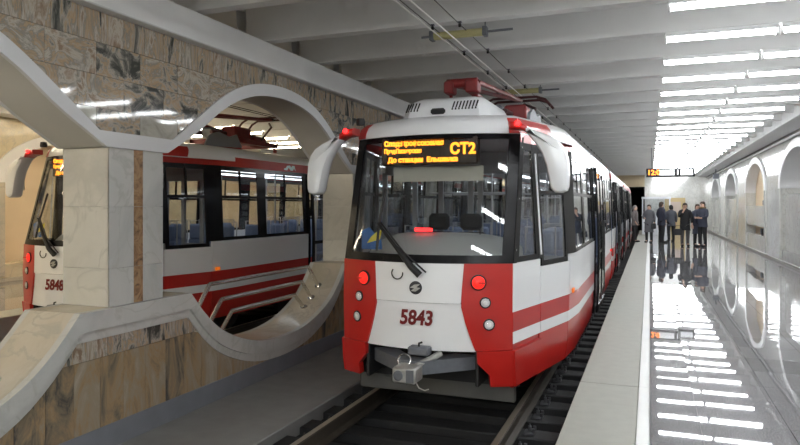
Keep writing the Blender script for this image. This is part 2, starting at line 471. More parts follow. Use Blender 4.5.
# upper marble tiles, cut along the arch
def clip_tile(ya, yb, za, zb, lo=None, hi=None, xf=XW + .004, xb=XW - .014, g=.0022):
    ya += g; yb -= g; za += g; zb -= g
    yy = frange(ya, yb, .05)
    f0 = (lambda v: max(za, lo(v) + .001)) if lo else (lambda v: za)
    f1 = (lambda v: min(zb, hi(v) - .001)) if hi else (lambda v: zb)
    # longest run where something is left
    runs = []; cur = []
    for v in yy:
        if f1(v) - f0(v) > .004: cur.append(v)
        else:
            if len(cur) > 1: runs.append(cur)
            cur = []
    if len(cur) > 1: runs.append(cur)
    if all(abs(f0(v) - za) < 1e-6 and abs(f1(v) - zb) < 1e-6 for v in yy): runs = [[yy[0], yy[-1]]]
    return [MB().strip(r_, f0, f1, xb, xf) for r_ in runs]
rowz = [HCAM + v for v in (.60, .84, 1.12, 1.40)] + [ZBEAM]
for r in range(4):
    zt = [rowz[1], rowz[2], rowz[3], rowz[4]][r]; zb_ = rowz[r]
    wd = .255 if r == 3 else .51
    y = 1.69 - (.2 if r % 2 else 0)
    while y < 14.5:
        for mb in clip_tile(y, y + wd, zb_, zt, lo=arch_o):
            if r == 3: m = 'marble_upright'
            else: m = random.choice(['marble_brown', 'marble_brown', 'marble_brown', 'marble_pale', 'marble_brown'])
            mb.build('tile', m, wl)
        y += wd
o = MB().strip([v for v in ys if v <= 1.5], arch_o, lambda v: ZBEAM, XW - .014, XW + .004).build('marble_facing', 'marble_brown', wl)
o = MB().strip([v for v in ys if v >= 14.6], arch_o, lambda v: ZBEAM, XW - .014, XW + .004).build('marble_facing', 'marble_brown', wl)
# lower marble : a slanted top course and upright panels
zj = HCAM - 1.30
y = 1.58
while y < 11:
    for mb in clip_tile(y, y + .27, ZPL, zj, hi=bowl_o): mb.build('panel', 'marble_panel', wlow)
    y += .27
y = 2.2
while y < 11:
    for mb in clip_tile(y, y + .36, zj, HCAM - 1.13, hi=bowl_o): mb.build('panel', 'marble_upright', wlow)
    y += .36
# columns
for k in range(-3, 9):
    yc = COL0 + PER * k
    if yc < YA + .5: continue
    zb0 = HCAM - .885; zt0 = HCAM + .515
    core = MB().box(XW2 + .012, XW - .012, yc - .323, yc + .323, zb0, zt0).build('column', 'marble_white'); struct(core)
    if k not in (0, 1): continue
    zs = [zb0, HCAM - .55, HCAM - .005, zt0]
    for a, b in zip(zs, zs[1:]):
        MB().bbox(XW - .014, XW, yc - .335, yc - .045, a + .001, b - .001, .002).build('slab', 'marble_white', core)
        MB().bbox(XW - .014, XW, yc + .075, yc + .335, a + .001, b - .001, .002).build('slab', 'marble_white', core)
        MB().bbox(XW2, XW - .001, yc - .335, yc - .321, a + .001, b - .001, .002).build('slab', 'marble_grey', core)
        MB().bbox(XW2, XW - .001, yc + .321, yc + .335, a + .001, b - .001, .002).build('slab', 'marble_cream', core)
        MB().bbox(XW - .014, XW - .003, yc - .043, yc + .073, a + .001, b - .001, .002).build('inlay_strip', 'marble_stripe', core)

# ------------------------------------------------------------------ ceiling : slab, ribs, edge beams
cl = MB().box(mx(XR) - .3, XR + .3, YA - .3, YZ + 1, ZTOP, ZTOP + .3).build('ceiling', 'slab_paint'); struct(cl)
RIB0 = 6.77; RS = 1.31
ribs = [RIB0 + RS * k for k in range(-12, 30)]
def rib_mesh(xa, xb):
    me = MB().prism([(0, 0), (.15, 0), (.19, .42), (-.04, .42)], 'x', xa, xb).mesh('rib', 'rib_paint'); fixn(me); return me
rmR = rib_mesh(-4.60, 2.87); rmL = rib_mesh(mx(2.87), mx(-4.60))
for yy in ribs:
    if YA < yy < YZ - .3:
        for me in (rmR, rmL): o = link('rib', me, cl); o.location = (0, yy, ZC)
for s in (0, 1):
    f = (lambda v: v) if s == 0 else mx
    a, b = sorted((f(2.87), f(3.40)))
    o = MB().bbox(a, b, YA, YZ, HCAM + 1.88, ZTOP, .01).build('ceiling_beam_side', 'white_plaster'); struct(o)

# ------------------------------------------------------------------ wall beside the platform, with arched niches
NIC = [-2.0, 5.0, 12.0, 19.0, 26.0, 33.3, 40.6]
def niche_z(y, r0, spring, top, c):
    d = abs(y - c)
    if d >= r0: return None
    return spring + (top - spring) * math.sqrt(max(0, 1 - (d / r0) ** 2))
def side_wall(flip, wallm, nichem):
    f = (lambda v: v) if not flip else mx
    def B(mb): 
        if flip: mb.v = [(mx(p[0]), p[1], p[2]) for p in mb.v]
        return mb
    nm = 'wall_right' if not flip else 'wall_outer_left'
    W = MB(); TR = MB()
    edges = [YA]
    for c in NIC: edges += [c - 2.15, c + 2.15]
    edges.append(YZ)
    for i in range(0, len(edges), 2): W.box(XR, XR + .6, edges[i], edges[i + 1], -.3, ZTOP)
    for c in NIC:
        yy = [c + 2.15 * math.sin(t) for t in lin(-math.pi / 2, math.pi / 2, 33)]
        zf = lambda v, c=c: HCAM + .50 + 1.05 * math.sqrt(max(0, 1 - ((v - c) / 2.15) ** 2))
        W.strip(yy, zf, lambda v: ZTOP, XR, XR + .6)
        W.box(XR + .02, XR + .6, c - 2.15, c + 2.15, -.3, HCAM - 1.25)
    wr = B(W).build(nm, wallm); struct(wr)
    for k, c in enumerate(NIC):
        t = MB()
        n = 40
        def P(r, zt, a): return (c + r * math.cos(a), HCAM + .50 + zt * math.sin(a))
        outer = [P(2.38, 1.22, a) for a in lin(0, math.pi, n)]; inner = [P(2.10, 1.0, a) for a in lin(0, math.pi, n)]
        for i in range(n - 1):
            o_ = len(t.v)
            for (yv, zv) in (outer[i], outer[i + 1], inner[i + 1], inner[i]):
                t.v.append((XR - .05, yv, zv)); t.v.append((XR + .62, yv, zv))
            for q in ((0, 2, 4, 6), (1, 7, 5, 3), (0, 1, 3, 2), (4, 5, 7, 6), (0, 6, 7, 1), (2, 3, 5, 4)): t._q([o_ + j for j in q])
        B(t).build('arch_trim', 'trim_white', wr)
        for s in (-1, 1):
            p = MB().bbox(XR - .05, XR + .02, c + s * 2.24 - .14, c + s * 2.24 + .14, .12, HCAM + .50, .01)
            B(p).build('pilaster', 'marble_white' if not flip else 'marble_cream', wr)
        bk = XR + .30 if (k == 4 and not flip) else XR + .58
        o2 = B(MB().box(bk, XR + .75, c - 2.4, c + 2.4, -.3, ZTOP)).build('niche_back', nichem if k == 4 or flip else 'marble_wall', wr)
        if k == 4 and not flip:
            B(MB().bbox(XR + .005, XR + .2, c - 2.15, c + 2.15, .92, 1.62, .004)).build('niche_panel', 'marble_wall', wr)
            B(MB().bbox(XR + .005, XR + .2, c - 2.15, c + 2.15, .081, .62, .004)).build('niche_panel', 'marble_wall', wr)
        elif not flip:
            B(MB().bbox(XR + .10, XR + .3, c - 2.15, c + 2.15, .0, 1.95, .01)).build('niche_panel', 'marble_wall', wr)
    o = B(MB().bbox(XR - .025, XR + .01, YA, YZ, 0, .08, .004)).build('baseboard_right' if not flip else 'baseboard_outer_left', 'base_grey' if not flip else 'marble_cream'); struct(o)
side_wall(False, 'marble_wall', 'niche_beige'); side_wall(True, 'marble_warm_wall', 'niche_beige')
# pipe along the beam and two boxes in the middle niche
o = MB().tube([(3.44, YA + .1, HCAM + 1.80), (3.44, YZ - .1, HCAM + 1.80)], .035, 8).build('conduit_pipe', 'pipe_white')
tag(o, 'pale conduit pipe running under the beam along the niche wall', 'pipe')
for i, yv in enumerate((24.7, 25.5)):
    o = MB().bbox(3.60, 3.70, yv - .13, yv + .13, .625, .84, .02).build('junction_box', 'niche_dark')
    MB().box(3.595, 3.60, yv - .09, yv + .09, .67, .81).build('lid', 'grey_metal', o)
    tag(o, 'small dark box in the low gap of the beige niche, ' + ('farther from the people' if i == 0 else 'closer to the people'), 'box', 'boxes in the beige niche')
o = MB().bbox(3.56, 3.69, 24.3, 24.9, 1.625, 1.82, .02).build('display_box', 'niche_dark')
MB().box(3.555, 3.56, 24.35, 24.85, 1.65, 1.79).build('screen', 'led_black', o)
tag(o, 'dark rectangular box on the upper ledge of the beige niche', 'box')

# ------------------------------------------------------------------ end walls
o = MB().box(-.30, XR + .7, YZ, YZ + .4, -.6, ZTOP).build('wall_back', 'marble_wall'); struct(o)
o = MB().box(XW2 - .2, -.30, YZ, YZ + .4, HCAM + 1.28, ZTOP).build('wall_back_lintel', 'beige_plaster'); struct(o)
o = MB().box(mx(-.30), XW2 - .2, YZ, YZ + .4, HCAM + 1.28, ZTOP).build('wall_back_lintel', 'beige_plaster'); struct(o)
o = MB().box(mx(XR) - .7, mx(-.30), YZ, YZ + .4, -.6, ZTOP).build('wall_back_far_platform', 'marble_warm_wall'); struct(o)
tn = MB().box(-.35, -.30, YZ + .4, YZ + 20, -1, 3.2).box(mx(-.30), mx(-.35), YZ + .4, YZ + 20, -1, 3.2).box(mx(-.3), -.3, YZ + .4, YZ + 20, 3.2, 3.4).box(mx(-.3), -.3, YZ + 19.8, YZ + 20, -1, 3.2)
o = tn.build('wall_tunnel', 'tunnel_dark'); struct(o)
o = MB().box(mx(XR) - .7, XR + .7, YA - .3, YA, -1.2, ZTOP).build('wall_front', 'cream_plaster'); struct(o)
# door in the end wall
d = empty('door_1', (1.55, YZ - .001, 0)); struct(d)
MB().bbox(-.62, .62, -.05, 0, 0, 2.15, .01).build('frame', 'door_wood', d)
lf = MB().bbox(-.50, .50, -.075, -.05, .02, 2.04, .01).build('leaf', 'door_wood', d)
MB().bbox(-.36, .36, -.085, -.075, 1.15, 1.9, .004).build('pane', 'coat_pale', lf)
MB().tube([(.42, -.075, 1.0), (.42, -.13, 1.0), (.30, -.13, 1.0)], .012, 6).build('handle', 'steel', lf)
# white booth
b = empty('ticket_booth', (.35, 40.0, 0))
MB().bbox(-.75, .75, -.5, .5, 0, 1.05, .01).build('base_panel', 'booth_white', b)
MB().bbox(-.78, .78, -.53, .53, 1.05, 1.10, .01).build('counter', 'inner_white', b)
for sx in (-1, 1):
    for sy in (-1, 1): MB().box(sx * .72 - .03, sx * .72 + .03, sy * .47 - .03, sy * .47 + .03, 1.10, 2.02).build('post', 'booth_white', b)
MB().bbox(-.78, .78, -.53, .53, 2.02, 2.14, .01).build('roof', 'booth_white', b)
MB().box(-.69, .69, -.475, -.465, 1.10, 2.02).build('pane', 'side_glass', b)
tag(b, 'small white glazed booth standing before the pale end wall', 'booth')

# ------------------------------------------------------------------ lamps on the ceiling ribs
def lamp_proto(tubem):
    r = empty('ceiling_lamp')
    MB().prism([(-.07, -.052), (-.062, -.052), (-.048, -.020), (.048, -.020), (.062, -.052), (.07, -.052), (.06, 0), (-.06, 0)], 'x', -.575, .575).build('housing', 'lamp_housing', r)  # side lips added to keep direct tube light off the rib faces
    MB().tube([(-.565, 0, -.062), (.565, 0, -.062)], .038, 12).build('tube', tubem, r)
    for s in (-1, 1): MB().bbox(s * .565 - .012, s * .565 + .012, -.05, .05, -.112, -.03, .004).build('end_cap', 'lamp_housing', r)
    return r
lpR = lamp_proto('tube_near'); lpL = lamp_proto('tube_far')
first = {0: True, 1: True}
for yy in ribs:
    if not (YA < yy < YZ - .3): continue
    for s, pr in ((0, lpR), (1, lpL)):
        for xc in ((.745, 1.925) if yy > 0 else (.745, 1.925, -.435, -1.615, -2.795)):  # lamps over the tracks behind the camera are added fill for tram front and wall
            x = xc if s == 0 else mx(xc)
            o = pr if first[s] else copy_tree(pr); first[s] = False
            o.location = (x, yy + .085, ZC)
            row = 'nearer the tracks' if xc == .745 else 'nearer the wall'
            if xc < 0: tag(o, 'lit white fluorescent batten ' + ('added as unseen fill over the track before the tram nose' if s == 0 else 'added as unseen fill over the track beyond the arcade'), 'lamp', 'added fill lamps out of view')
            elif s == 0: tag(o, 'lit white fluorescent batten above the granite platform, of the row ' + row, 'lamp', 'platform ceiling lamps, row ' + row)
            else: tag(o, 'lit warm fluorescent batten seen through the arches, of the row ' + row, 'lamp', 'lamps beyond the arches, row ' + row)
# unlit lamps over the near track
for yy, lab in ((RIB0 + .26, 'unlit yellowed tube lamp on the ceiling above the red pantograph, nearest the clips'), (RIB0 + RS * 3 + .26, 'unlit yellowed tube lamp high on the ceiling right behind the red pantograph')):
    r = empty('unlit_lamp', (-2.02, yy + .075, ZC))
    MB().tube([(-.33, 0, -.055), (.33, 0, -.055)], .045, 10).build('cover', 'old_tube', r)
    MB().tube([(-.44, 0, -.055), (.62, 0, -.055)], .014, 8).build('pipe', 'grey_metal', r)
    for s in (-1, 1): MB().tube([(s * .31, 0, 0), (s * .31, 0, ZTOP - ZC)], .008, 6).build('hanger', 'grey_metal', r)
    for s in (-1, 1): MB().bbox(s * .31 - .025, s * .31 + .025, -.052, .052, -.105, 0, .006).build('bracket', 'grey_metal', r)
    tag(r, lab, 'lamp')

# ------------------------------------------------------------------ overhead wires and hangers
for nm, x, lab in (('contact_wire', -2.01, 'bright copper contact wire above the tram, straight over its centre line'), ('contact_wire', -2.14, 'bright copper contact wire above the tram, on the arcade side of its pair')):
    o = MB().tube([(x, YA + .1, HCAM + 1.85), (x, YZ + 15, HCAM + 1.85)], .007, 6).build(nm, 'wire_copper'); tag(o, lab, 'wire')
for x, lab in ((-2.23, 'thin dark cable clipped under the ceiling ribs, on the arcade side'), (-1.92, 'thin dark cable clipped under the ceiling ribs, on the platform side')):
    o = MB().tube([(x, YA + .1, ZC - .03), (x, YZ - .1, ZC - .03)], .005, 5).build('ceiling_cable', 'wire_dark'); tag(o, lab, 'cable')
hp = empty('wire_clip')
MB().lathe([(.008, -.06), (.016, -.056), (.017, -.03), (.011, -.02), (.011, 0)], 10).build('insulator', 'black_rubber', hp)
MB().bbox(-.02, .02, -.02, .02, -.012, 0, .002).build('foot', 'grey_metal', hp)
fi = True
for yy in ribs:
    if not (4 < yy < 30): continue
    for x in (-2.23, -1.92):
        o = hp if fi else copy_tree(hp); fi = False
        o.location = (x, yy + .04, ZC); sd = 'arcade' if x < -2 else 'platform'; tag(o, 'small dark insulator clip holding the %s-side cable under a ceiling rib' % sd, 'clip', 'clips of the %s-side cable' % sd)
# wires over the far track
for x, lab in ((mx(-2.01), 'contact wire above the tram beyond the arches, over its centre line'), (mx(-2.14), 'contact wire above the tram beyond the arches, on the arcade side')):
    o = MB().tube([(x, YA + .1, HCAM + 1.85), (x, YZ + 15, HCAM + 1.85)], .007, 6).build('contact_wire', 'wire_dark'); tag(o, lab, 'wire')

# ------------------------------------------------------------------ tracks
def rail_mb(x):
    return MB().prism([(x - .065, ZR - .16), (x + .065, ZR - .16), (x + .065, ZR - .145), (x + .012, ZR - .125), (x + .012, ZR - .045), (x + .036, ZR - .034), (x + .036, ZR - .006), (x + .028, ZR), (x - .028, ZR), (x - .036, ZR - .006), (x - .036, ZR - .034), (x - .012, ZR - .045), (x - .012, ZR - .125), (x - .065, ZR - .145)], 'y', YA + .05, YZ + 18)
def track(xc, lab, fast):
    t = empty('tram_track', (0, 0, 0))
    for s in (-1, 1):
        x = xc + s * .797
        r = rail_mb(x).build('rail', 'rail_side', t)
        MB().box(x - .027, x + .027, YA + .05, YZ + 18, ZR - .0005, ZR + .001).build('worn_top', 'rail_top', r)
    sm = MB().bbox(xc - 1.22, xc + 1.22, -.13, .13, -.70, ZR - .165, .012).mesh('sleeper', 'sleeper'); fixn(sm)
    fm = None
    if fast:
        fm = []
        for s in (-1, 1):
            for e in (s,):
                f = MB(); bx = xc + s * .797 + e * .155
                f.bbox(bx - .05, bx + .05, -.06, .06, ZR - .165, ZR - .140, .006)
                f.lathe([(.018, ZR - .135), (.018, ZR - .09), (.008, ZR - .085), (.008, ZR - .07)], 6, at=(bx, 0, 0))
                f.lathe([(.016, ZR - .135), (.016, ZR - .10)], 6, at=(bx + .04, .045, 0)); f.lathe([(.016, ZR - .135), (.016, ZR - .10)], 6, at=(bx + .04, -.045, 0))
                me = f.mesh('fastening', 'bolt' if s > 0 else 'rail_side'); fixn(me); fm.append(me)
    k = 0
    while True:
        y = 2.3 + .5 * k; k += 1
        if y > (34 if fast else 16): break
        o = link('sleeper', sm, t); o.location = (0, y, 0)
        if fm and y < 16:
            for me in fm: link('fastening', me, o)
    tag(t, lab, 'track')
track(XT1, 'dark tram track with worn rails in the bed beside the platform', True)
track(XT2, 'dark tram track in the bed beyond the arcade wall', False)

# ------------------------------------------------------------------ tram (local: x across, y back from the nose, z above rail)
WF = .857; TE = 1.92
YB = [(.30, .09), (.36, .06), (.5, .02), (.7, .0), (1.12, -.02), (1.5, .0), (2.72, .35), (2.80, .37)]
HB = [(.30, 1.20), (.5, 1.24), (1.5, 1.25), (2.65, 1.20), (2.80, 1.18)]
def yb(z): return interp(YB, z)
def hb(z): return interp(HB, z)
def F(x, z, off=0): return (x, yb(z) + .25 * (x / WF) ** 2 - off, z)
def cy(z): return yb(z) + .25
def S(sg, y, z, off=0):
    c = cy(z)
    if y >= TE: x = hb(z)
    else:
        t = max(0, (y - c) / (TE - c)); x = WF + (hb(z) - WF) * t
    return (sg * (x + off), y, z)
def side_sheet(mb, sg, y0, y1, z0, z1, off=0, th=.03, ny=None, nz=None):
    """y0 None = start at the nose corner"""
    zs = lin(z0, z1, nz or max(2, int((z1 - z0) / .25) + 2)); n = ny or (6 if (y0 is None or y0 < TE) else 2)
    P = []
    for z in zs:
        a = cy(z) + .002 if y0 is None else max(y0, cy(z) + .002)
        P.append([S(sg, v, z, off) for v in lin(a, y1, n)])
    return mb.sheet(P, th)
def front_sheet(mb, xa, xb, z0, z1, off=0, th=.03, nx=8, nz=None):
    zs = lin(z0, z1, nz or max(3, int((z1 - z0) / .15) + 2))
    fa = xa if callable(xa) else (lambda z: xa); fb = xb if callable(xb) else (lambda z: xb)
    return mb.sheet([[F(x, z, off) for x in lin(fa(z), fb(z), nx)] for z in zs], th)
BX = [(.69, .545), (.85, .49), (1.0, .445), (1.12, .42), (1.3, .43), (1.5, .445)]
def bx(z): return interp(BX, z)

def make_tram(number):
    T_ = empty('tram')
    LEN = 27.0; ART = [(9.3, 10.1), (17.4, 18.2)]
    # --- front
    front_sheet(MB(), lambda z: -bx(z) + .003, lambda z: bx(z) - .003, 1.135, 1.498, .012, nx=10).build('bonnet_panel', 'tram_white', T_)
    fp = front_sheet(MB(), lambda z: -bx(z) + .003, lambda z: bx(z) - .003, .69, 1.13, 0, nx=10).build('front_panel', 'tram_white', T_)
    front_sheet(MB(), -.42, .42, 1.126, 1.14, -.008, .02, nx=8, nz=2).build('panel_gap', 'black_rubber', T_)
    for s in (-1, 1):
        front_sheet(MB(), lambda z: s * bx(z), s * WF, .705, 1.50, .02).build('corner_panel', 'tram_red', T_)
        bmp = MB()
        front_sheet(bmp, lambda z: s * (.56 + .10 * (z < .5)), s * WF, .36, .70, .034, .06)
        zs = lin(.36, .70, 4)
        bmp.sheet([[S(s, v, z, .022) for v in lin(cy(z) - .03, .885, 6)] for z in zs], .05)
        bm_ = bmp.build('bumper', 'tram_red', T_)
        # inner return of the bumper
        MB().bbox(min(s * .53, s * .565), max(s * .53, s * .565), .12, .55, .36, .70, .008).build('bumper_return', 'black_rubber', bm_)
        # lamps
        for (lx, lz, r, kind) in ((.57, 1.33, .062, 'tail'), (.63, 1.147, .043, 'head'), (.66, .945, .045, 'head')):
            p = Vector(F(s * lx, lz, .02)); n = Vector((s * .5 * lx / WF / WF, -1, 0)).normalized()
            if kind == 'tail':
                l = MB().lathe([(r + .012, -.01), (r + .012, .008), (r, .012)], 24, n, p).build('tail_lamp', 'black_rubber', T_)
                MB().lathe([(r, .006), (r * .92, .022), (r * .62, .028), (r * .60, .022), (r * .54, .022), (r * .52, .030), (r * .2, .035)], 24, n, p).build('lens', 'lamp_red', l)
                MB().lathe([(r * .66, .024), (r * .66, .0275), (r * .5, .0285), (r * .5, .024)], 24, n, p).build('lens_ring', 'tram_red', l)
                MB().box(-r, r, -.003, .003, -.006, .006).build('bar', 'tram_red', l).matrix_basis = Matrix.Translation(p + n * .034)
            else:
                l = MB().lathe([(r + .010, -.01), (r + .010, .006), (r + .002, .010)], 20, n, p).build('headlamp', 'black_rubber', T_)
                MB().lathe([(r, .006), (r * .9, .012), (r * .5, .016), (r * .3, .018), (r * .1, .020)], 20, n, p).build('reflector', 'lamp_silver', l)
                MB().lathe([(r * 1.0, .016), (r * .8, .024), (r * .2, .030)], 20, n, p).build('lens', 'lamp_glass', l)
    # digits and badge
    tx = text_mesh('fleet_number', number, .19, 'digit_red', T_, bold=.006, shear=.12, sx=.86)
    tx.location = (0, F(0, .985)[1] - .006, .985); tx.rotation_euler = (R(90), 0, 0)
    p = Vector((0, F(0, 1.27, .012)[1], 1.27)); n = Vector((0, -1, 0))
    em = MB().lathe([(.062, -.004), (.062, .006), (.052, .008)], 24, n, p).build('badge', 'emblem_dark', T_)
    MB().prism([(-.055, .0), (-.01, .03), (.045, .035), (.01, .005), (.05, .0), (-.0, -.035), (-.045, -.03), (-.012, -.004)], 'y', 0, .004).build('mark', 'light_metal', em).location = (0, p.y - .0115, p.z)
    MB().tube([(-.20 + .055 * math.cos(a) + .02, p.y - .012, 1.40 + .055 * math.sin(a)) for a in lin(R(140), R(370), 14)], .006, 6).build('hose_loop', 'black_rubber', T_)
    # --- coupler recess
    MB().box(-.85, .85, .55, .60, .28, .72).build('recess_back', 'dark_under', T_)
    cp = MB().prism([(-.56, .28), (-.50, .20), (-.10, -.16), (.10, -.16), (.50, .20), (.56, .28), (.30, .28), (.06, .02), (-.06, .02), (-.30, .28)], 'z', .50, .62).build('tow_frame', 'grey_metal', T_)
    cpl = MB().bbox(-.105, .115, -.36, -.15, .46, .60, .015).build('coupler', 'light_metal', T_)
    MB().lathe([(.045, 0), (.045, .01), (.03, .012), (.03, .004)], 16, (0, -1, 0), (-.045, -.36, .53)).build('socket', 'grey_metal', cpl)
    MB().box(.03, .10, -.368, -.358, .475, .585).build('plate', 'grey_metal', cpl)
    MB().tube([(.03 + .06 * math.cos(a) - .04, -.30 + .02 * math.sin(a), .655 + .05 * math.sin(a)) for a in lin(R(-40), R(220), 14)], .007, 6).build('ring', 'chrome', cpl)
    MB().tube([(.11, -.33, .48), (.15, -.36, .44), (.20, -.35, .42), (.23, -.33, .43)], .005, 6).build('cable_end', 'light_metal', cpl)
    br = MB().bbox(-.055, .145, -.10, .02, .655, .735, .012).build('pin_bracket', 'grey_metal', T_)
    MB().tube([(.045, -.06, .735), (.045, -.06, .765), (.075, -.06, .775)], .010, 6).build('pin', 'black_rubber', br)
    MB().tube([(.06, -.18, .58), (.22, .05, .66)], .03, 8).build('strut', 'light_metal', T_)
    MB().bbox(-.86, .80, .62, .70, .10, .34, .01).build('guard_board', 'guard_dark', T_)
    # --- windscreen
    def pil(z): return WF - .085
    ws = front_sheet(MB(), lambda z: -pil(z), lambda z: pil(z), 1.57, 2.69, .0, .008, nx=20).build('windscreen', 'windscreen', T_)
    fr = MB()
    front_sheet(fr, -WF, WF, 1.50, 1.575, .008, .03, nx=16, nz=3)
    front_sheet(fr, -WF, WF, 2.685, 2.73, .008, .03, nx=16, nz=3)
    for s in (-1, 1): front_sheet(fr, s * (WF - .09), s * WF, 1.56, 2.70, .008, .03, nx=3)
    fr.build('windscreen_frame', 'black_trim', T_)
    for s in (-1, 1): side_sheet(MB(), s, None, .36 + .12, 1.50, 2.73, .004, .03).build('front_pillar', 'black_trim', T_) if False else None
    for s in (-1, 1):
        P = [[S(s, cy(z) + .002 + t, z, .004) for t in lin(0, .07, 3)] for z in lin(1.50, 2.70, 7)]
        MB().sheet(P, .03).build('front_pillar', 'black_trim', T_)
        for zz in (1.62, 2.1, 2.6):
            q = S(s, cy(zz) + .035, zz, .004); MB().lathe([(.008, 0), (.008, .006)], 8, (s, -.2, 0), q).build('pillar_screw', 'chrome', T_)
    # --- wiper
    q0 = Vector(F(.05, 1.39, .05)); q1 = Vector(F(-.44, 1.86, .06))
    wp = MB().tube([q0, Vector(F(-.03, 1.47, .07)), Vector(F(-.2, 1.64, .07)), q1], [.034, .032, .02, .014], 8).build('wiper', 'black_rubber', T_)
    MB().tube([q0 + Vector((.06, 0, .03)), Vector(F(-.12, 1.60, .06)), q1 + Vector((.02, 0, .02))], .008, 6).build('arm_rod', 'black_rubber', wp)
    MB().tube([Vector(F(-.43, 1.60, .03)), Vector(F(-.44, 1.86, .03)), Vector(F(-.40, 2.2, .03))], .013, 6).build('blade', 'black_rubber', wp)
    # --- mirrors
    for s in (-1, 1):
        def plate(outline, ya, yb_, ch):
            """flat housing: outline in x and z, rounded towards its two faces"""
            cx_ = sum(p[0] for p in outline) / len(outline); cz_ = sum(p[1] for p in outline) / len(outline); mb = MB(); n = len(outline)
            nrm = []
            for i in range(n):
                a = Vector(outline[i - 1]); b2 = Vector(outline[(i + 1) % n]); d_ = (b2 - a).normalized(); nrm.append(Vector((d_.y, -d_.x)))
            area = sum(outline[i][0] * outline[(i + 1) % n][1] - outline[(i + 1) % n][0] * outline[i][1] for i in range(n))
            sg_ = 1 if area < 0 else -1
            lay = [(ya, ch), (ya + ch * .35, ch * .3), (ya + ch, 0), (yb_ - ch, 0), (yb_ - ch * .35, ch * .3), (yb_, ch)]
            for (yy, ins) in lay:
                for i in range(n):
                    q = Vector(outline[i]) + nrm[i] * sg_ * ins; back = .10 * (2.8 - q.y) * 0
                    mb.v.append((s * q.x, yy + back, q.y))
            for l in range(len(lay) - 1):
                for i in range(n): mb._q([l * n + i, l * n + (i + 1) % n, (l + 1) * n + (i + 1) % n, (l + 1) * n + i], True)
            mb._q(list(range(n))[::-1]); mb._q([(len(lay) - 1) * n + i for i in range(n)])
            return mb
        mr = plate([(.80, 2.83), (.90, 2.82), (.97, 2.775), (.97, 2.715), (.90, 2.745), (.80, 2.76)], .32, .50, .02).build('mirror_arm', 'tram_red', T_)
        hd = plate([(x_, z_ - .05) for (x_, z_) in [(.96, 2.815), (1.06, 2.775), (1.16, 2.735), (1.25, 2.68), (1.305, 2.61), (1.335, 2.52), (1.345, 2.38), (1.34, 2.26), (1.325, 2.22), (1.28, 2.20), (1.22, 2.205), (1.185, 2.24), (1.165, 2.34), (1.14, 2.46), (1.10, 2.57), (1.05, 2.65), (1.0, 2.72), (.96, 2.77)]], .30, .50, .045).build('mirror_housing', 'tram_white', T_)
        MB().bbox(s * 1.26 - .055, s * 1.26 + .055, .515, .53, 2.26, 2.58, .006).build('mirror_glass', 'chrome', hd)
        # red flank of the brow behind the mirror
        LVB = [(2.735, 1.187, .342), (2.787, 1.18, .35), (2.851, 1.16, .38), (2.907, 1.11, .46)]
        def brow(t, z, y1=1.42):
            h = interp([(a, b) for a, b, c in LVB], z); yo = interp([(a, c) for a, b, c in LVB], z)
            wfz = WF * h / 1.187; c = yo + .25
            if t < 0: x = wfz * (1 + t); return (s * x, yo + .25 * (x / wfz) ** 2 - .008, z)
            y_ = c + (y1 - (2.95 - z) * .4 - c) * t; tt = (y_ - c) / (TE - c)
            return (s * (wfz + (h - wfz) * tt + .008), y_, z)
        MB().sheet([[brow(t, z) for t in lin(0.001, 1, 7)] for z in lin(2.745, 2.90, 4)], .02).build('brow_flank', 'tram_red', T_)
        MB().sheet([[brow(t, z) for t in lin(-.11, -.001, 4)] for z in lin(2.737, 2.90, 4)], .02).build('brow_corner', 'tram_red', T_)
        lm = MB().lathe([(.026, 0), (.026, .016), (.014, .026)], 16, (0, -1, 0), (s * .885, .318, 2.80)).build('marker_lamp', 'led_red', T_)
        if s < 0: MB().lathe([(.045, 0), (.05, .03), (.04, .07), (.0, .075)], 12, (0, 0, 1), (s * .80, .50, 2.875)).build('roof_lamp', 'black_rubber', T_)
        # grab rail beside the quarter window
        q = [S(s, .80, z, .045) for z in lin(1.55, 2.55, 5)]
        MB().tube(q, .010, 8).build('grab_rail', 'sign_white', T_)
    # --- sides
    secs = [(None, ART[0][0]), (ART[0][1], ART[1][0]), (ART[1][1], LEN)]
    doors = {0: [(4.62, 6.02)], 1: [(11.2, 12.6), (14.9, 16.3)], 2: [(20.6, 22.0)]}
    wins = {0: [(1.87, 2.94), (3.07, 4.46), (6.18, 7.60), (7.74, 9.16)], 1: [(10.24, 11.08), (12.74, 13.68), (13.80, 14.78), (16.44, 17.28)],
            2: [(18.34, 19.40), (19.50, 20.48), (22.12, 23.2), (23.3, 24.5), (24.6, 25.8)]}
    for s in (-1, 1):
        for k, (a, b) in enumerate(secs):
            cuts = []
            if k == 0: cuts = [(None, 1.05), (1.06, 1.75), (1.76, None)]
            dl = doors[k] if s == 1 else []
            # lower body runs between doors
            runs = []; st = a if k else 1.71
            for (d0, d1) in dl: runs.append((st, d0)); st = d1
            runs.append((st, b))
            if k == 0: runs = [(None, .882), (.896, 1.700)] + runs
            for (r0, r1) in runs:
                side_sheet(MB(), s, r0, r1, .33, .755, -.012 if r0 is not None else -.02).build('skirt', 'tram_red', T_)
                side_sheet(MB(), s, r0, r1, .757, .868).build('side_band', 'tram_white', T_)
                side_sheet(MB(), s, r0, r1, .869, 1.05).build('stripe', 'tram_red', T_)
                side_sheet(MB(), s, r0, r1, 1.051, 1.50 if r0 != .896 else 1.42).build('side_panel', 'tram_white', T_)
                side_sheet(MB(), s, r0, r1, .752, .760, -.03, .02).build('seam', 'black_rubber', T_)
            a2 = a if k else None
            side_sheet(MB(), s, a2, b, 2.65, 2.80, .006).build('roof_band', 'tram_red' if True else '', T_)
            # windows
            wl_ = list(wins[k])
            if s == -1:
                for (d0, d1) in doors[k]: wl_.append((d0 + .1, d1 - .1))
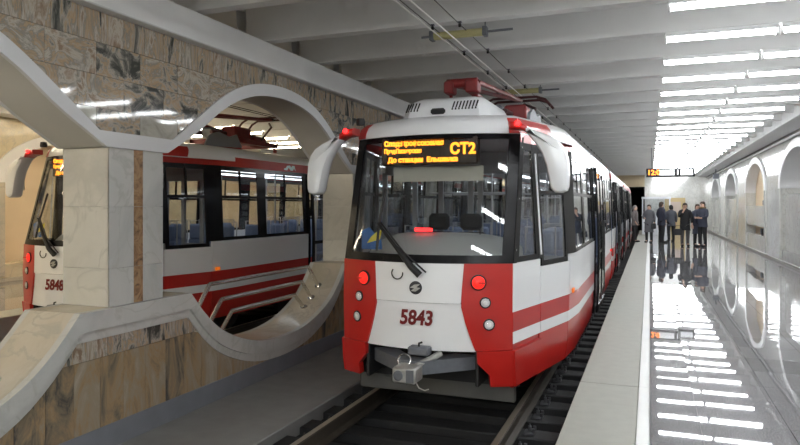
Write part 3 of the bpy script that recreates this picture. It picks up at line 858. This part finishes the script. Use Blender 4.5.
            if k == 0: wl_ = [('q', .84), (.93, 1.66)] + wl_
            wl_ = wl_[:2] + sorted(wl_[2:]) if k == 0 else sorted(wl_)
            edges = []
            for (w0, w1) in wl_:
                quarter = w0 == 'q'
                z0, z1 = (1.505, 2.648)
                if w0 == .93: z0 = 1.425
                fr = MB(); wf_ = .05
                def ps(u0, u1, za, zb, off=.0, th=.025, mbx=None):
                    mbx = mbx or fr
                    if quarter:
                        P = [[S(s, (cy(z) + .075) + (w1 - cy(z) - .075) * t, z, off) for t in lin(u0, u1, 4)] for z in lin(za, zb, 6)]
                        mbx.sheet(P, th)
                    else: side_sheet(mbx, s, w0 + (w1 - w0) * u0, w0 + (w1 - w0) * u1, za, zb, off, th)
                fu = wf_ / (w1 - w0) if not quarter else .09
                ps(0, fu, z0, z1); ps(1 - fu, 1, z0, z1); ps(fu, 1 - fu, z0, z0 + .05); ps(fu, 1 - fu, z1 - .07, z1)
                panes = [(fu, 1 - fu, z0 + .05, z1 - .07)]
                if not quarter:
                    ps(fu, 1 - fu, 2.15, 2.19)
                    ps(.5 - .014 / (w1 - w0), .5 + .014 / (w1 - w0), 2.19, z1 - .07)
                    panes = [(fu, 1 - fu, z0 + .05, 2.15), (fu, .5 - .014 / (w1 - w0), 2.19, z1 - .07), (.5 + .014 / (w1 - w0), 1 - fu, 2.19, z1 - .07)]
                wo = fr.build('window', 'black_trim', T_)
                for pn in panes:
                    pm = MB(); ps(*pn, off=-.008, th=.008, mbx=pm); pm.build('pane', 'side_glass', wo)
                if not quarter: edges.append((w0, w1))
            # black pillars between windows
            st = .845 if k == 0 else a
            stops = sorted(edges + dl)
            for (e0, e1) in stops + [(b, b)]:
                if e0 - st > .01: side_sheet(MB(), s, st + .001, e0 - .001, 1.502 if st != .845 else 1.51, 2.648).build('window_pillar', 'black_trim', T_)
                st = e1
            # doors, two leaves each, standing proud of the side
            for (d0, d1) in dl:
                mid = (d0 + d1) / 2
                for (l0, l1) in ((d0 + .01, mid - .006), (mid + .006, d1 - .01)):
                    df = MB()
                    for (q0, q1, za, zb) in ((l0, l0 + .07, .40, 2.62), (l1 - .07, l1, .40, 2.62), (l0 + .07, l1 - .07, .40, .52), (l0 + .07, l1 - .07, 2.54, 2.62), (l0 + .07, l1 - .07, 1.30, 1.36)):
                        side_sheet(df, s, q0, q1, za, zb, .07, .03)
                    dd = df.build('door_leaf', 'black_trim', T_)
                    for (za, zb) in ((.52, 1.30), (1.36, 2.54)):
                        side_sheet(MB(), s, l0 + .07, l1 - .07, za, zb, .06, .008).build('pane', 'side_glass', dd)
                    MB().tube([(s * 1.335, (l1 - .10 if l0 < mid - .1 else l0 + .10), z) for z in (1.0, 1.8)], .012, 6).build('handle', 'black_rubber', dd)
                side_sheet(MB(), s, d0, d1, .33, .40, -.01).build('door_step', 'dark_under', T_)
                for e in (d0 - .035, d1 + .035): side_sheet(MB(), s, e - .03, e + .03, .40, 2.62, .02, .03).build('door_post', 'tram_white' if e > mid else 'black_trim', T_)
            # amber side lamp
        for yy in (1.80, 8.9, 17.0):
            p = S(s, yy, 1.08, 0); MB().bbox(min(p[0], p[0] + s * .025), max(p[0], p[0] + s * .025), yy - .05, yy + .05, 1.06, 1.11, .006).build('side_lamp', 'lamp_amber' if s == 1 and yy < 2 else 'lamp_red', T_)
        for yv in (.889, 1.706): side_sheet(MB(), s, yv - .02, yv + .02, .34, 1.49 if yv < 1 else 1.42, -.022, .01).build('seam', 'black_rubber', T_)
        # white mark on the roof band
        if s == 1:
            me_ = MB().prism([(0, 0), (.10, .0), (.16, .05), (.22, .0), (.30, .0), (.34, .05), (.40, .0), (.36, .09), (.28, .09), (.25, .05), (.20, .09), (.10, .08), (.06, .04), (0, .03)], 'x', 0, .004)
            mk = me_.build('logo', 'sign_white', T_); mk.location = (1.203, 3.75, 2.675)
            for z0_ in (2.2,):
                for yy in (2.32, 3.05): MB().tube([(1.30, yy, z0_ - .1), (1.30, yy, z0_ + .42)], .018, 6).build('side_rod', 'black_rubber', T_) if False else None
    # --- roof (brow and cover in one loft)
    LV = [(2.735, 1.187, .342), (2.80, 1.18, .35), (2.88, 1.16, .38), (2.95, 1.11, .46), (3.00, 1.03, .60), (3.04, .88, .85), (3.065, .66, 1.2), (3.08, .34, 1.65), (3.085, .02, 2.05)]
    LV = [(2.735 + (z - 2.735) * .80, h, yo) for (z, h, yo) in LV]
    def loop(z, h, yo, zskip=False):
        wfz = WF * h / 1.187; pts = []
        for x in lin(-1, 1, 17): pass
        half = [(x, yo + .25 * (x / max(wfz, .01)) ** 2) for x in lin(0, wfz, 9)]
        c = yo + .25
        for t in lin(0, 1, 8)[1:]:
            half.append((wfz + (h - wfz) * t, c + (TE - c) * t if c < TE - .05 else c + .05 * t))
        return half
    for k, (a, b) in enumerate(secs):
        rows = []
        for (z, h, yo) in LV if k == 0 else LV[1:]:
            if k == 0:
                hf = loop(z, h, yo) + [(h, b)]
                row = [(-x, y, z) for (x, y) in hf[::-1]] + [(x, y, z) for (x, y) in hf[1:]]
            else: row = None
            rows.append(row)
        if k == 0:
            MB().sheet(rows, .025, center=(0, 4, 1.0)).build('roof', 'tram_white', T_)
        else:
            prof = [(-h, z) for (z, h, yo) in LV[1:]] + [(h, z) for (z, h, yo) in LV[1:][::-1]]
            MB().sheet([[(x, yy, z) for (x, z) in prof] for yy in lin(a, b, 3)], .025, center=(0, (a + b) / 2, 1.0)).build('roof', 'tram_white', T_)
    # --- gangways, rear end
    for (a, b) in ART:
        prof = [(-1.12, .45), (-1.14, 1.5), (-1.10, 2.7), (-.9, 2.9), (0, 2.95), (.9, 2.9), (1.10, 2.7), (1.14, 1.5), (1.12, .45)]
        P = []
        for i, yy in enumerate(lin(a, b, 17)):
            sc = 1 if i % 2 else .955
            P.append([(x * sc, yy, 1.6 + (z - 1.6) * sc) for (x, z) in prof])
        MB().sheet(P, .02, center=(0, (a + b) / 2, 1.5), smooth=False).build('gangway', 'bellows', T_)
    MB().bbox(-1.2, 1.2, LEN - .04, LEN + .02, .36, 1.5, .02).build('rear_panel', 'tram_red', T_)
    MB().bbox(-1.18, 1.18, LEN - .03, LEN, 1.5, 2.8, .01).build('rear_window', 'black_trim', T_)
    # --- underframe and wheels
    for (a, b) in ((1.7, 9.2), (10.2, 17.3), (18.3, 26.8)):
        MB().bbox(-.98, .98, a, b, .28, .36, .01).build('underframe', 'dark_under', T_)
    for yy in (2.6, 4.4, 9.0, 10.6, 17.0, 18.6, 23.0, 24.8):
        for s in (-1, 1):
            MB().lathe([(.33, -.05), (.335, .03), (.30, .045), (.12, .04), (.10, .07)], 20, (s, 0, 0), (s * .797, yy, .345)).build('wheel', 'dark_under', T_)
    # --- interior
    MB().box(-1.12, 1.12, 1.95, LEN - .1, .365, .40).build('cabin_floor', 'inner_grey', T_)
    MB().box(-.76, .76, .72, 1.95, .365, .40).build('cab_floor', 'inner_grey', T_)
    MB().box(-1.08, 1.08, 2.0, LEN - .1, 2.66, 2.68).build('cabin_ceiling', 'inner_white', T_)
    MB().box(-.80, .80, .62, 1.95, 2.70, 2.715).build('cab_ceiling', 'inner_white', T_)
    for (a, b) in ((2.3, 9.0), (10.4, 17.2), (18.4, 26.6)):
        for sx in (-.45, .45): MB().box(sx - .06, sx + .06, a, b, 2.64, 2.66).build('cabin_lamp', 'cabin_light', T_)
    pt = MB().box(-1.16, -.35, 1.96, 2.0, .40, 1.45).box(.42, 1.16, 1.96, 2.0, .40, 1.45).box(-1.12, 1.12, 1.96, 2.0, 2.42, 2.68)
    for x in (-1.13, -.72, -.38, .0, .12, .45, .8, 1.13): pt.box(x - .03, x + .03, 1.96, 2.0, .40, 2.45)
    pt.build('partition', 'inner_grey', T_)
    MB().box(-.36, .43, 1.965, 1.985, .40, 1.25).build('cab_door', 'inner_white', T_)
    # dashboard
    prof = [(.30, 1.50), (.45, 1.60), (.62, 1.72), (.80, 1.755), (.95, 1.72), (1.02, 1.55), (1.04, .42)]
    P = [[(x, yv + .16 * (x / .75) ** 2, zv - .10 * (x / .75) ** 4 * (zv > 1)) for (yv, zv) in prof] for x in lin(-.78, .78, 13)]
    db = MB().sheet(P, .02, center=(0, .7, .8)).build('dashboard', 'dash_grey', T_)
    MB().bbox(-.27, -.08, .70, .72, 1.765, 1.80, .004).build('dash_light', 'led_red', db)
    MB().tube([(.42, .75, 1.74), (.42, .74, 1.80)], .006, 6).build('microphone', 'black_rubber', db)
    # driver's seat and a second seat
    for (sx, sy) in ((.05, 1.55), (-.37, 1.62)):
        st = MB().bbox(sx - .20, sx + .20, sy - .20, sy + .25, .92, 1.05, .03).bbox(sx - .19, sx + .19, sy + .20, sy + .32, 1.05, 1.72, .04).bbox(sx - .13, sx + .13, sy + .20, sy + .30, 1.74, 1.94, .04).box(sx - .06, sx + .06, sy - .05, sy + .1, .40, .92)
        st.build('driver_seat', 'seat_black', T_)
    # display
    ds = MB().bbox(-.52, .48, .40, .52, 2.44, 2.71, .012).build('route_display', 'led_black', T_)
    for (txt, sz, xx, zz, mt, al, sxx) in (('След:Профсоюзная', .068, -.49, 2.655, 'led_yellow', 'LEFT', .98), ('Пред:Пионерская', .058, -.49, 2.58, 'led_yellow', 'LEFT', .80), ('До станции  Ельшанка', .066, -.45, 2.49, 'led_yellow', 'LEFT', 1.02), ('СТ2', .145, .335, 2.585, 'led_yellow', 'CENTER', .95)):
        t = text_mesh('display_text', txt, sz, mt, ds, bold=.0035 if sz < .1 else .006, align=al, sx=sxx)
        t.location = (xx, .396, zz); t.rotation_euler = (R(90), 0, 0)
    MB().box(-.45, .50, .56, .565, 2.28, 2.43).build('sun_visor', 'visor', T_)
    pn = MB().prism([(-.66, 1.60), (-.44, 1.60), (-.46, 1.80), (-.52, 1.76), (-.58, 1.82), (-.66, 1.78)], 'y', .22, .225).build('pennant', 'pennant_blue', T_)
    MB().prism([(-.60, 1.66), (-.46, 1.70), (-.44, 1.80), (-.50, 1.77), (-.56, 1.72)], 'y', .214, .219).build('pennant_stripe', 'pennant_yellow', pn)
    # seats and poles
    sp = None
    for (a, b) in ((2.5, 4.5), (6.6, 9.0), (10.6, 11.0), (13.0, 14.6), (16.6, 17.2), (18.8, 20.4), (22.4, 26)):
        yy = a
        while yy <= b:
            for sx in (-.95, -.50, .72):
                if sp is None:
                    sp = (MB().bbox(-.20, .20, -.20, .20, .80, .87, .02).box(-.05, .05, -.05, .12, .40, .80).mesh('seat', 'seat_blue'), MB().bbox(-.20, .20, .17, .22, .85, 1.42, .02).bbox(-.17, .17, .16, .23, 1.42, 1.70, .03).mesh('seat_back', 'seat_blue'),
                          MB().tube([(-.19, .22, 1.30), (-.19, .24, 1.76), (.19, .24, 1.76), (.19, .22, 1.30)], .013, 6).mesh('seat_rail', 'mirror_grey'))
                    for m in sp: fixn(m)
                o = link('passenger_seat', sp[0], T_); o.location = (sx, yy, 0)
                link('seat_back', sp[1], o); link('seat_rail', sp[2], o)
            yy += .82
    for yy in (4.5, 6.15, 11.1, 12.7, 14.8, 16.4, 20.5, 22.1):
        for sx in (-.7, .55): MB().tube([(sx, yy, .40), (sx, yy, 2.66)], .018, 8).build('pole', 'mirror_grey', T_)
    for yy in (2.6, 3.6, 8.0): MB().tube([(-.7, yy, 2.2), (.55, yy, 2.2)], .014, 6).build('hand_rail', 'mirror_grey', T_)
    # --- roof equipment
    ac = MB()
    def oct_(h, y0_, y1_, z): return [(-h, y0_ + .10, z), (-h * .8, y0_, z), (h * .8, y0_, z), (h, y0_ + .10, z), (h, y1_, z), (-h, y1_, z)]
    lay = [oct_(.50, .83, 2.0, 2.93), oct_(.47, .86, 1.98, 3.06), oct_(.42, .92, 1.92, 3.155), oct_(.36, 1.04, 1.85, 3.20)]
    for l in lay: ac.v += l
    for i in range(3):
        for k in range(6): ac._q([i * 6 + k, i * 6 + (k + 1) % 6, (i + 1) * 6 + (k + 1) % 6, (i + 1) * 6 + k])
    ac._q([18 + k for k in range(6)])
    acu = ac.build('air_conditioner', 'tram_white', T_)
    for x in [-.43 + .035 * i for i in range(5)] + [.10 + .036 * i for i in range(8)]:
        v = MB().box(-.008, .008, -.004, .004, -.055, .055).build('vent_slot', 'black_rubber', acu)
        v.location = (x, .882 if abs(x) < .37 else .89 + (abs(x) - .37) * .6, 3.09); v.rotation_euler = (R(-30), R(8), 0)
    MB().bbox(-.14, .02, .82, .87, 3.00, 3.065, .02).build('roof_light', 'black_rubber', acu)
    # pantograph
    pg = MB().box(-.50, .50, 3.3, 3.38, 3.16, 3.24).box(-.50, .50, 4.6, 4.68, 3.16, 3.24).box(-.50, -.42, 3.3, 4.68, 3.16, 3.24).box(.42, .50, 3.3, 4.68, 3.16, 3.24)
    for x in (-.46, .46):
        for yy in (3.34, 4.64): pg.lathe([(.05, 0), (.03, .02), (.05, .04), (.03, .06), (.04, .09)], 10, (0, 0, 1), (x, yy, 3.06))
    pg.bbox(-.15, .30, 4.2, 4.6, 3.22, 3.36, .02)
    pgo = pg.build('pantograph', 'panto_red', T_)
    MB().tube([(0, 4.5, 3.28), (-.15, 2.35, 3.55)], [.055, .045], 10).build('lower_arm', 'panto_red', pgo)
    for (xa, xb) in ((-.42, -.30), (-.14, .02)): MB().bbox(xa, xb, 2.20, 2.42, 3.46, 3.62, .02).build('knee', 'panto_red', pgo)
    MB().tube([(.0, 2.3, 3.60), (.02, 5.2, 3.80)], [.035, .028], 8).build('upper_arm', 'panto_red', pgo)
    MB().tube([(-.38, 2.3, 3.60), (-.02, 5.2, 3.80)], [.035, .028], 8).build('upper_arm', 'panto_red', pgo)
    MB().bbox(-.10, .14, 3.1, 3.5, 3.24, 3.42, .03).build('motor', 'grey_metal', pgo)
    MB().bbox(.10, .42, 3.4, 3.9, 3.24, 3.46, .03).build('drive_box', 'panto_red', pgo)
    for x in (-.12, .20): MB().tube([(x, 3.0, 3.32), (x + .02, 4.3, 3.36)], .035, 8).build('spring', 'panto_dark', pgo)
    MB().tube([(-.44, 2.6, 3.14), (-.36, 2.35, 3.52)], .022, 8).build('stay', 'panto_red', pgo)
    MB().tube([(.30, 4.4, 3.3), (.34, 4.7, 3.58), (.10, 5.0, 3.7)], .02, 8).build('stay', 'panto_dark', pgo)
    MB().tube([(-.40, 2.31, 3.60), (.0, 2.31, 3.60)], .06, 12).build('knee_shaft', 'panto_red', pgo)
    for dy in (-.18, .18):
        MB().tube([(-.66, 5.2 + dy, 3.64), (-.56, 5.2 + dy, 3.75), (-.42, 5.2 + dy, 3.82), (.30, 5.2 + dy, 3.82), (.44, 5.2 + dy, 3.77), (.53, 5.2 + dy, 3.66)], .022, 8).build('pan_head', 'panto_dark', pgo)
    MB().tube([(0, 5.02, 3.82), (0, 5.38, 3.82)], .02, 6).build('head_link', 'black_rubber', pgo)
    for k, (x0, x1, y0_, y1_, zt) in enumerate(((-.75, .75, 5.9, 7.4, 3.28), (-.7, .7, 7.9, 9.0, 3.22), (-.7, .7, 10.6, 12.4, 3.28), (-.75, .75, 13.2, 15.0, 3.25), (-.7, .7, 19, 21, 3.28))):
        MB().bbox(x0, x1, y0_, y1_, 3.02, zt, .05).build('roof_box', 'inner_grey' if k % 2 == 0 else 'tram_white', T_)
    MB().prism([(2.25, 3.0), (2.35, 3.18), (2.6, 3.26), (2.9, 3.20), (3.1, 3.26), (3.25, 3.05)], 'x', .62, .66).build('roof_fairing', 'inner_grey', T_)
    return T_

tram1 = make_tram('5843')
tram1.location = (XT1, 5.72, ZR)
tag(tram1, 'red and white tram on the track beside the platform, with lit orange route display', 'tram')
tram2 = copy_tree(tram1)
tram2.location = (XT2, 6.37, ZR)
tag(tram2, 'red and white tram half hidden behind the arcade column and wall', 'tram')
for o in tram2.children:
    if o.name.startswith('fleet_number'):
        t = text_mesh('fleet_number', '5848', .19, 'digit_red', None, bold=.006, shear=.12, sx=.86); me = t.data; bpy.data.objects.remove(t); o.data = me

# ------------------------------------------------------------------ steel handrails in the arch openings
def handrail(y0, y1, f0, f1, h, lab):
    r = empty('handrail', (XM, (f0 + f1) / 2, 0)); yc = (f0 + f1) / 2
    pts = [(0, f0 - yc, bowl_i(f0) - .005), (0, y0 - yc - .02, HCAM + h - .05), (0, y0 - yc + .03, HCAM + h), (0, y1 - yc - .03, HCAM + h), (0, y1 - yc + .02, HCAM + h - .05), (0, f1 - yc, bowl_i(f1) - .005)]
    MB().tube(pts, .025, 10).build('bar', 'steel', r)
    for fy in (f0, f1):
        sl = (bowl_i(fy + .05) - bowl_i(fy - .05)) / .1; n = Vector((0, -sl, 1)).normalized()
        MB().lathe([(.055, -.004), (.055, .008), (.03, .014)], 14, n, (0, fy - yc, bowl_i(fy))).build('flange', 'steel', r)
    tag(r, lab, 'handrail')
handrail(6.10, 8.45, 5.80, 8.72, -.89, 'bent steel handrail in the arch opening, topmost of three')
handrail(6.32, 8.26, 6.05, 8.50, -1.09, 'bent steel handrail in the arch opening, middle one of three')
handrail(6.52, 8.06, 6.28, 8.28, -1.255, 'bent steel handrail in the arch opening, lowest of three')
handrail(1.2, 3.10, .9, 3.52, -1.02, 'steel handrail on the parapet slope before the tall column')

# ------------------------------------------------------------------ hanging clock sign
sg = empty('hanging_sign', (.66, 24.0, -.07))
MB().bbox(-.77, .77, -.08, .08, 2.68, 2.98, .012).build('case', 'black_trim', sg)
MB().box(-.36, .13, -.088, -.08, 2.735, 2.925).build('panel', 'sign_white', sg)  # panels on this face are whitened to paint in its glare
MB().box(.32, .70, -.088, -.08, 2.735, 2.925).build('panel', 'sign_white', sg)
MB().box(.215, .25, -.088, -.08, 2.75, 2.92).build('panel', 'sign_white', sg)
t = text_mesh('clock_digits', '12:0', .24, 'led_orange', sg, bold=.006, align='CENTER'); t.location = (-.53, -.09, 2.83); t.rotation_euler = (R(90), 0, 0)
for x in (-.6, .6): MB().tube([(x, 0, 2.96), (x, 0, ZC + .07)], .012, 6).build('hanger', 'grey_metal', sg)
tag(sg, 'black hanging sign with orange clock digits and panels painted white as glare over the platform', 'sign')
# speaker bracket on the side beam
br = empty('wall_speaker', (3.18, 37.0, HCAM + 1.88))
MB().tube([(0, 0, 0), (0, 0, -.22)], .03, 8).build('stem', 'grey_metal', br)
MB().bbox(-.14, .14, -.12, .10, -.48, -.22, .02).build('body', 'grey_metal', br)
tag(br, 'grey loudspeaker hung from the far end of the side beam', 'loudspeaker')

# ------------------------------------------------------------------ people on the platform
def ground(u, v):
    zc = FPX * HCAM / (v - 206.0); a = (u - 400) / FPX
    return zc * (-math.sin(YAW) + a * math.cos(YAW)), zc * (math.cos(YAW) + a * math.sin(YAW))
def skin_mesh(name, verts, edges, radii, m, sub=1, root=0):
    me = bpy.data.meshes.new(name); me.from_pydata(verts, edges, [])
    o = bpy.data.objects.new(name, me); C.objects.link(o)
    sk = o.modifiers.new('skin', 'SKIN'); sk.use_smooth_shade = True
    for i, r in enumerate(radii):
        d = me.skin_vertices[0].data[i]; d.radius = r if isinstance(r, tuple) else (r, r); d.use_root = (i == root)
    sb = o.modifiers.new('sub', 'SUBSURF'); sb.levels = sub; sb.render_levels = sub
    bpy.context.view_layer.update()
    nm = bpy.data.meshes.new_from_object(o.evaluated_get(bpy.context.evaluated_depsgraph_get()))
    bpy.data.objects.remove(o); bpy.data.meshes.remove(me)
    nm.materials.clear(); nm.materials.append(MATS[m]); nm.name = name
    for p in nm.polygons: p.use_smooth = True
    return nm
def person(u, v, h, rz, coat, legs, hair, label, coat_len=.62, arms=('down', 'down'), hat=False, collar=None, lean=0, skirt=False):
    x, y = ground(u, v)
    r = empty('person', (x, y, 0), rz); k = h / 1.74
    def sc(p): return (p[0] * k, p[1] * k, p[2] * k)
    # arms: shoulder, elbow, wrist, hand (facing -y)
    def arm(s, kind):
        sh = (s * .19, 0, 1.42)
        if kind == 'down': return [sh, (s * .25, .02, 1.14), (s * .255, -.04, .90), (s * .25, -.06, .82)]
        if kind == 'phone': return [sh, (s * .24, -.10, 1.17), (s * .10, -.20, 1.38), (s * .06, -.19, 1.46)]
        if kind == 'front': return [sh, (s * .24, -.06, 1.15), (s * .12, -.26, 1.10), (s * .07, -.32, 1.11)]
        if kind == 'pocket': return [sh, (s * .28, .04, 1.16), (s * .20, -.08, .96), (s * .17, -.11, .90)]
    V = []; E = []; RD = []
    def add(p, rad, par=None):
        V.append(sc((p[0], p[1] + lean * max(0, p[2] - .9), p[2]))); RD.append(rad if not isinstance(rad, tuple) else rad)
        if par is not None: E.append((par, len(V) - 1))
        return len(V) - 1
    pel = add((0, 0, .95), (.14, .11)); wa = add((0, 0, 1.12), (.13, .10), pel); ch = add((0, 0, 1.32), (.15, .11), wa)
    nk = add((0, .01, 1.48), .055, ch); hd = add((0, -.01, 1.60), (.075, .09), nk); tp = add((0, -.005, 1.69), (.06, .07), hd)
    add((0, -.11, 1.60), .012, hd)                        # nose
    for s in (-1, 1): add((s * .085, 0, 1.60), .012, hd)   # ears
    for s, kd in zip((-1, 1), arms):
        a = arm(s, kd); i = add(a[0], .06, ch); i = add(a[1], .045, i); i = add(a[2], .03, i); hi = add(a[3], (.034, .02), i)
        d = (Vector(a[3]) - Vector(a[2])).normalized(); side = d.cross(Vector((0, 1, .2))).normalized() if abs(d.y) < .9 else Vector((1, 0, 0))
        for f, (off, ln) in enumerate(((-.028, .075), (-.010, .085), (.010, .08), (.028, .065))):
            b = Vector(a[3]) + side * off + d * .03; i2 = add(b, .010, hi); i2 = add(b + d * ln * .6 + Vector((0, -.008, 0)), .009, i2); add(b + d * ln + Vector((0, -.02, 0)), .007, i2)
        b = Vector(a[3]) - d * .02 + side * (-.04 * s); i2 = add(b, .011, hi); add(b + d * .045 + side * (-.015 * s), .009, i2)
    for s in (-1, 1):
        i = add((s * .10, 0, .86), .09, pel); i = add((s * .105, -.01, .50), .06, i); i = add((s * .105, .02, .10), .042, i); add((s * .11, -.10, .04), (.04, .03), i)
    body = skin_mesh('body', V, E, RD, 'skin'); link('body', body, r)
    # trousers
    V = []; E = []; RD = []
    pel = add((0, 0, .98), (.155, .125)); 
    for s in (-1, 1):
        i = add((s * .10, 0, .84), .108, pel); i = add((s * .108, -.01, .50), .080, i); i = add((s * .108, .015, .20), .066, i); i = add((s * .108, .012, .07), .064, i); add((s * .108, .012, .045), .066, i)
    link('trousers', skin_mesh('trousers', V, E, RD, legs), r)
    # shoes
    for s in (-1, 1):
        sh = MB().bbox((s * .11 - .045) * k, (s * .11 + .045) * k, -.19 * k, .07 * k, 0, .075 * k, .022)
        sh.build('shoe', 'seat_black', r)
    # coat : torso loft with hem, and sleeves
    cm = MB(); n = 16
    bot = 1.46 - coat_len
    secs_ = [(bot, .205 if not skirt else .235, .165), (bot + .04, .20, .16), (1.00, .185, .145), (1.14, .18, .135), (1.30, .205, .14), (1.42, .20, .125), (1.49, .12, .09), (1.52, .085, .085)]
    o_ = 0
    for (z, a, b) in secs_:
        for q in range(n):
            t = 2 * math.pi * q / n; cm.v.append(sc((a * math.cos(t), b * math.sin(t) + lean * max(0, z - .9), z)))
    for i in range(len(secs_) - 1):
        for q in range(n): cm._q([i * n + q, i * n + (q + 1) % n, (i + 1) * n + (q + 1) % n, (i + 1) * n + q], True)
    cm._q(list(range(n))[::-1]); cm._q([(len(secs_) - 1) * n + q for q in range(n)])
    ct = cm.build('coat', coat, r)
    for s, kd in zip((-1, 1), arms):
        a = arm(s, kd); V = []; E = []; RD = []
        i = add((s * .10, 0, 1.40), .07); i = add(a[0], .082, i); i = add(a[1], .066, i); add(Vector(a[2]) * .92 + Vector(a[1]) * .08, .052, i)
        link('sleeve', skin_mesh('sleeve', V, E, RD, coat), ct)
    if collar:
        MB().tube([sc((.10 * math.cos(t), .09 * math.sin(t) + lean * .6, 1.50)) for t in lin(0, 2 * math.pi, 15)[:-1]], .04 * k, 8, closed=True).build('collar', collar, ct)
    # hair or hat
    hm = MB(); n = 16
    rings = [(1.525, .070, .06, .045), (1.56, .090, .09, .025), (1.62, .098, .108, .012), (1.68, .092, .102, .006), (1.73, .068, .078, .004), (1.755, .02, .025, .004)]
    for (z, a, b, yo) in rings:
        for q in range(n):
            t = 2 * math.pi * q / n; yy_ = b * math.sin(t)
            if yy_ < 0 and z < 1.66: yy_ = max(yy_, -.02)
            hm.v.append(sc((a * math.cos(t), yy_ + yo + lean * .7, z)))
    for i in range(len(rings) - 1):
        for q in range(n): hm._q([i * n + q, i * n + (q + 1) % n, (i + 1) * n + (q + 1) % n, (i + 1) * n + q], True)
    hm._q(list(range(n))[::-1]); hm._q([(len(rings) - 1) * n + q for q in range(n)])
    hm.build('hat' if hat else 'hair', hair, r)
    # face
    for s in (-1, 1): MB().lathe([(.012, -.004), (.012, .006), (.004, .010)], 8, (0, -1, 0), sc((s * .033, -.095 + lean * .7, 1.625))).build('eye', 'seat_black', r)
    MB().tube([sc((-.028, -.098 + lean * .7, 1.545)), sc((0, -.104 + lean * .7, 1.542)), sc((.028, -.098 + lean * .7, 1.545))], .006 * k, 6).build('mouth', 'lip', r)
    tag(r, label, 'person', 'people waiting on the platform')
    return r
mat('lip', (.35, .12, .10), .5)
mat('coat_taupe', (.16, .14, .135), .85, var=.15); mat('coat_grey', (.12, .12, .135), .85, var=.15); mat('coat_navy', (.035, .04, .065), .7, var=.2)
mat('coat_slate', (.07, .075, .095), .8, var=.2); mat('coat_black', (.010, .010, .012), .8); mat('trouser_dark', (.02, .02, .022), .85)
mat('trouser_grey', (.09, .085, .085), .85); mat('hair_brown', (.05, .03, .02), .6); mat('hair_grey', (.22, .20, .19), .7); mat('fur', (.18, .12, .06), .95); mat('bag_black', (.015, .015, .017), .5)
mat('bag_pale', (.5, .45, .42), .6)
person(635, 242.0, 1.64, R(75), 'coat_taupe', 'trouser_dark', 'hair_grey', 'person in a short taupe jacket with grey hair standing by the platform edge', arms=('pocket', 'pocket'), coat_len=.66)
person(649, 242.6, 1.68, R(-20), 'coat_grey', 'trouser_dark', 'hair_brown', 'person in a long grey coat facing the one in the taupe jacket', coat_len=.98, skirt=True, arms=('front', 'down'))
person(661.5, 242.6, 1.80, R(120), 'coat_navy', 'trouser_dark', 'hair_brown', 'tall person in a dark blue jacket with back half turned, before the white booth', arms=('pocket', 'pocket'), coat_len=.72)
person(671, 241.8, 1.66, R(200), 'coat_slate', 'trouser_dark', 'coat_black', 'person in a slate jacket and black hat beside the beige door', arms=('down', 'down'), coat_len=.70, hat=True)
person(685, 246.2, 1.74, R(5), 'coat_black', 'trouser_grey', 'hair_brown', 'person in a black coat and grey trousers, one hand raised to the face', arms=('phone', 'down'), coat_len=.82, skirt=True)
person(697.5, 246.0, 1.70, R(25), 'coat_navy', 'trouser_dark', 'hair_brown', 'person in a dark blue coat mostly hidden behind the one with fur collar', arms=('down', 'down'), coat_len=.95, skirt=True)
person(702.5, 246.8, 1.80, R(-40), 'coat_navy', 'trouser_dark', 'hair_brown', 'person in a dark blue jacket with a brown fur collar', arms=('front', 'front'), coat_len=.70, collar='fur')
def bag(u, v, zc, w_, h_, lab, m='bag_black'):
    x, y = ground(u, v); b = empty('handbag', (x, y, zc))
    MB().bbox(-w_ / 2, w_ / 2, -.06, .06, 0, h_, .025).build('body', m, b)
    MB().tube([(-w_ * .35, 0, h_ - .01), (-w_ * .25, 0, h_ + .12), (w_ * .25, 0, h_ + .12), (w_ * .35, 0, h_ - .01)], .012, 6).build('strap', m, b)
    tag(b, lab, 'bag')
bag(677.8, 246.4, .45, .30, .26, 'black handbag held by the person in the black coat')
bag(653.6, 243.0, .62, .20, .24, 'dark bag carried by the person in the long grey coat')
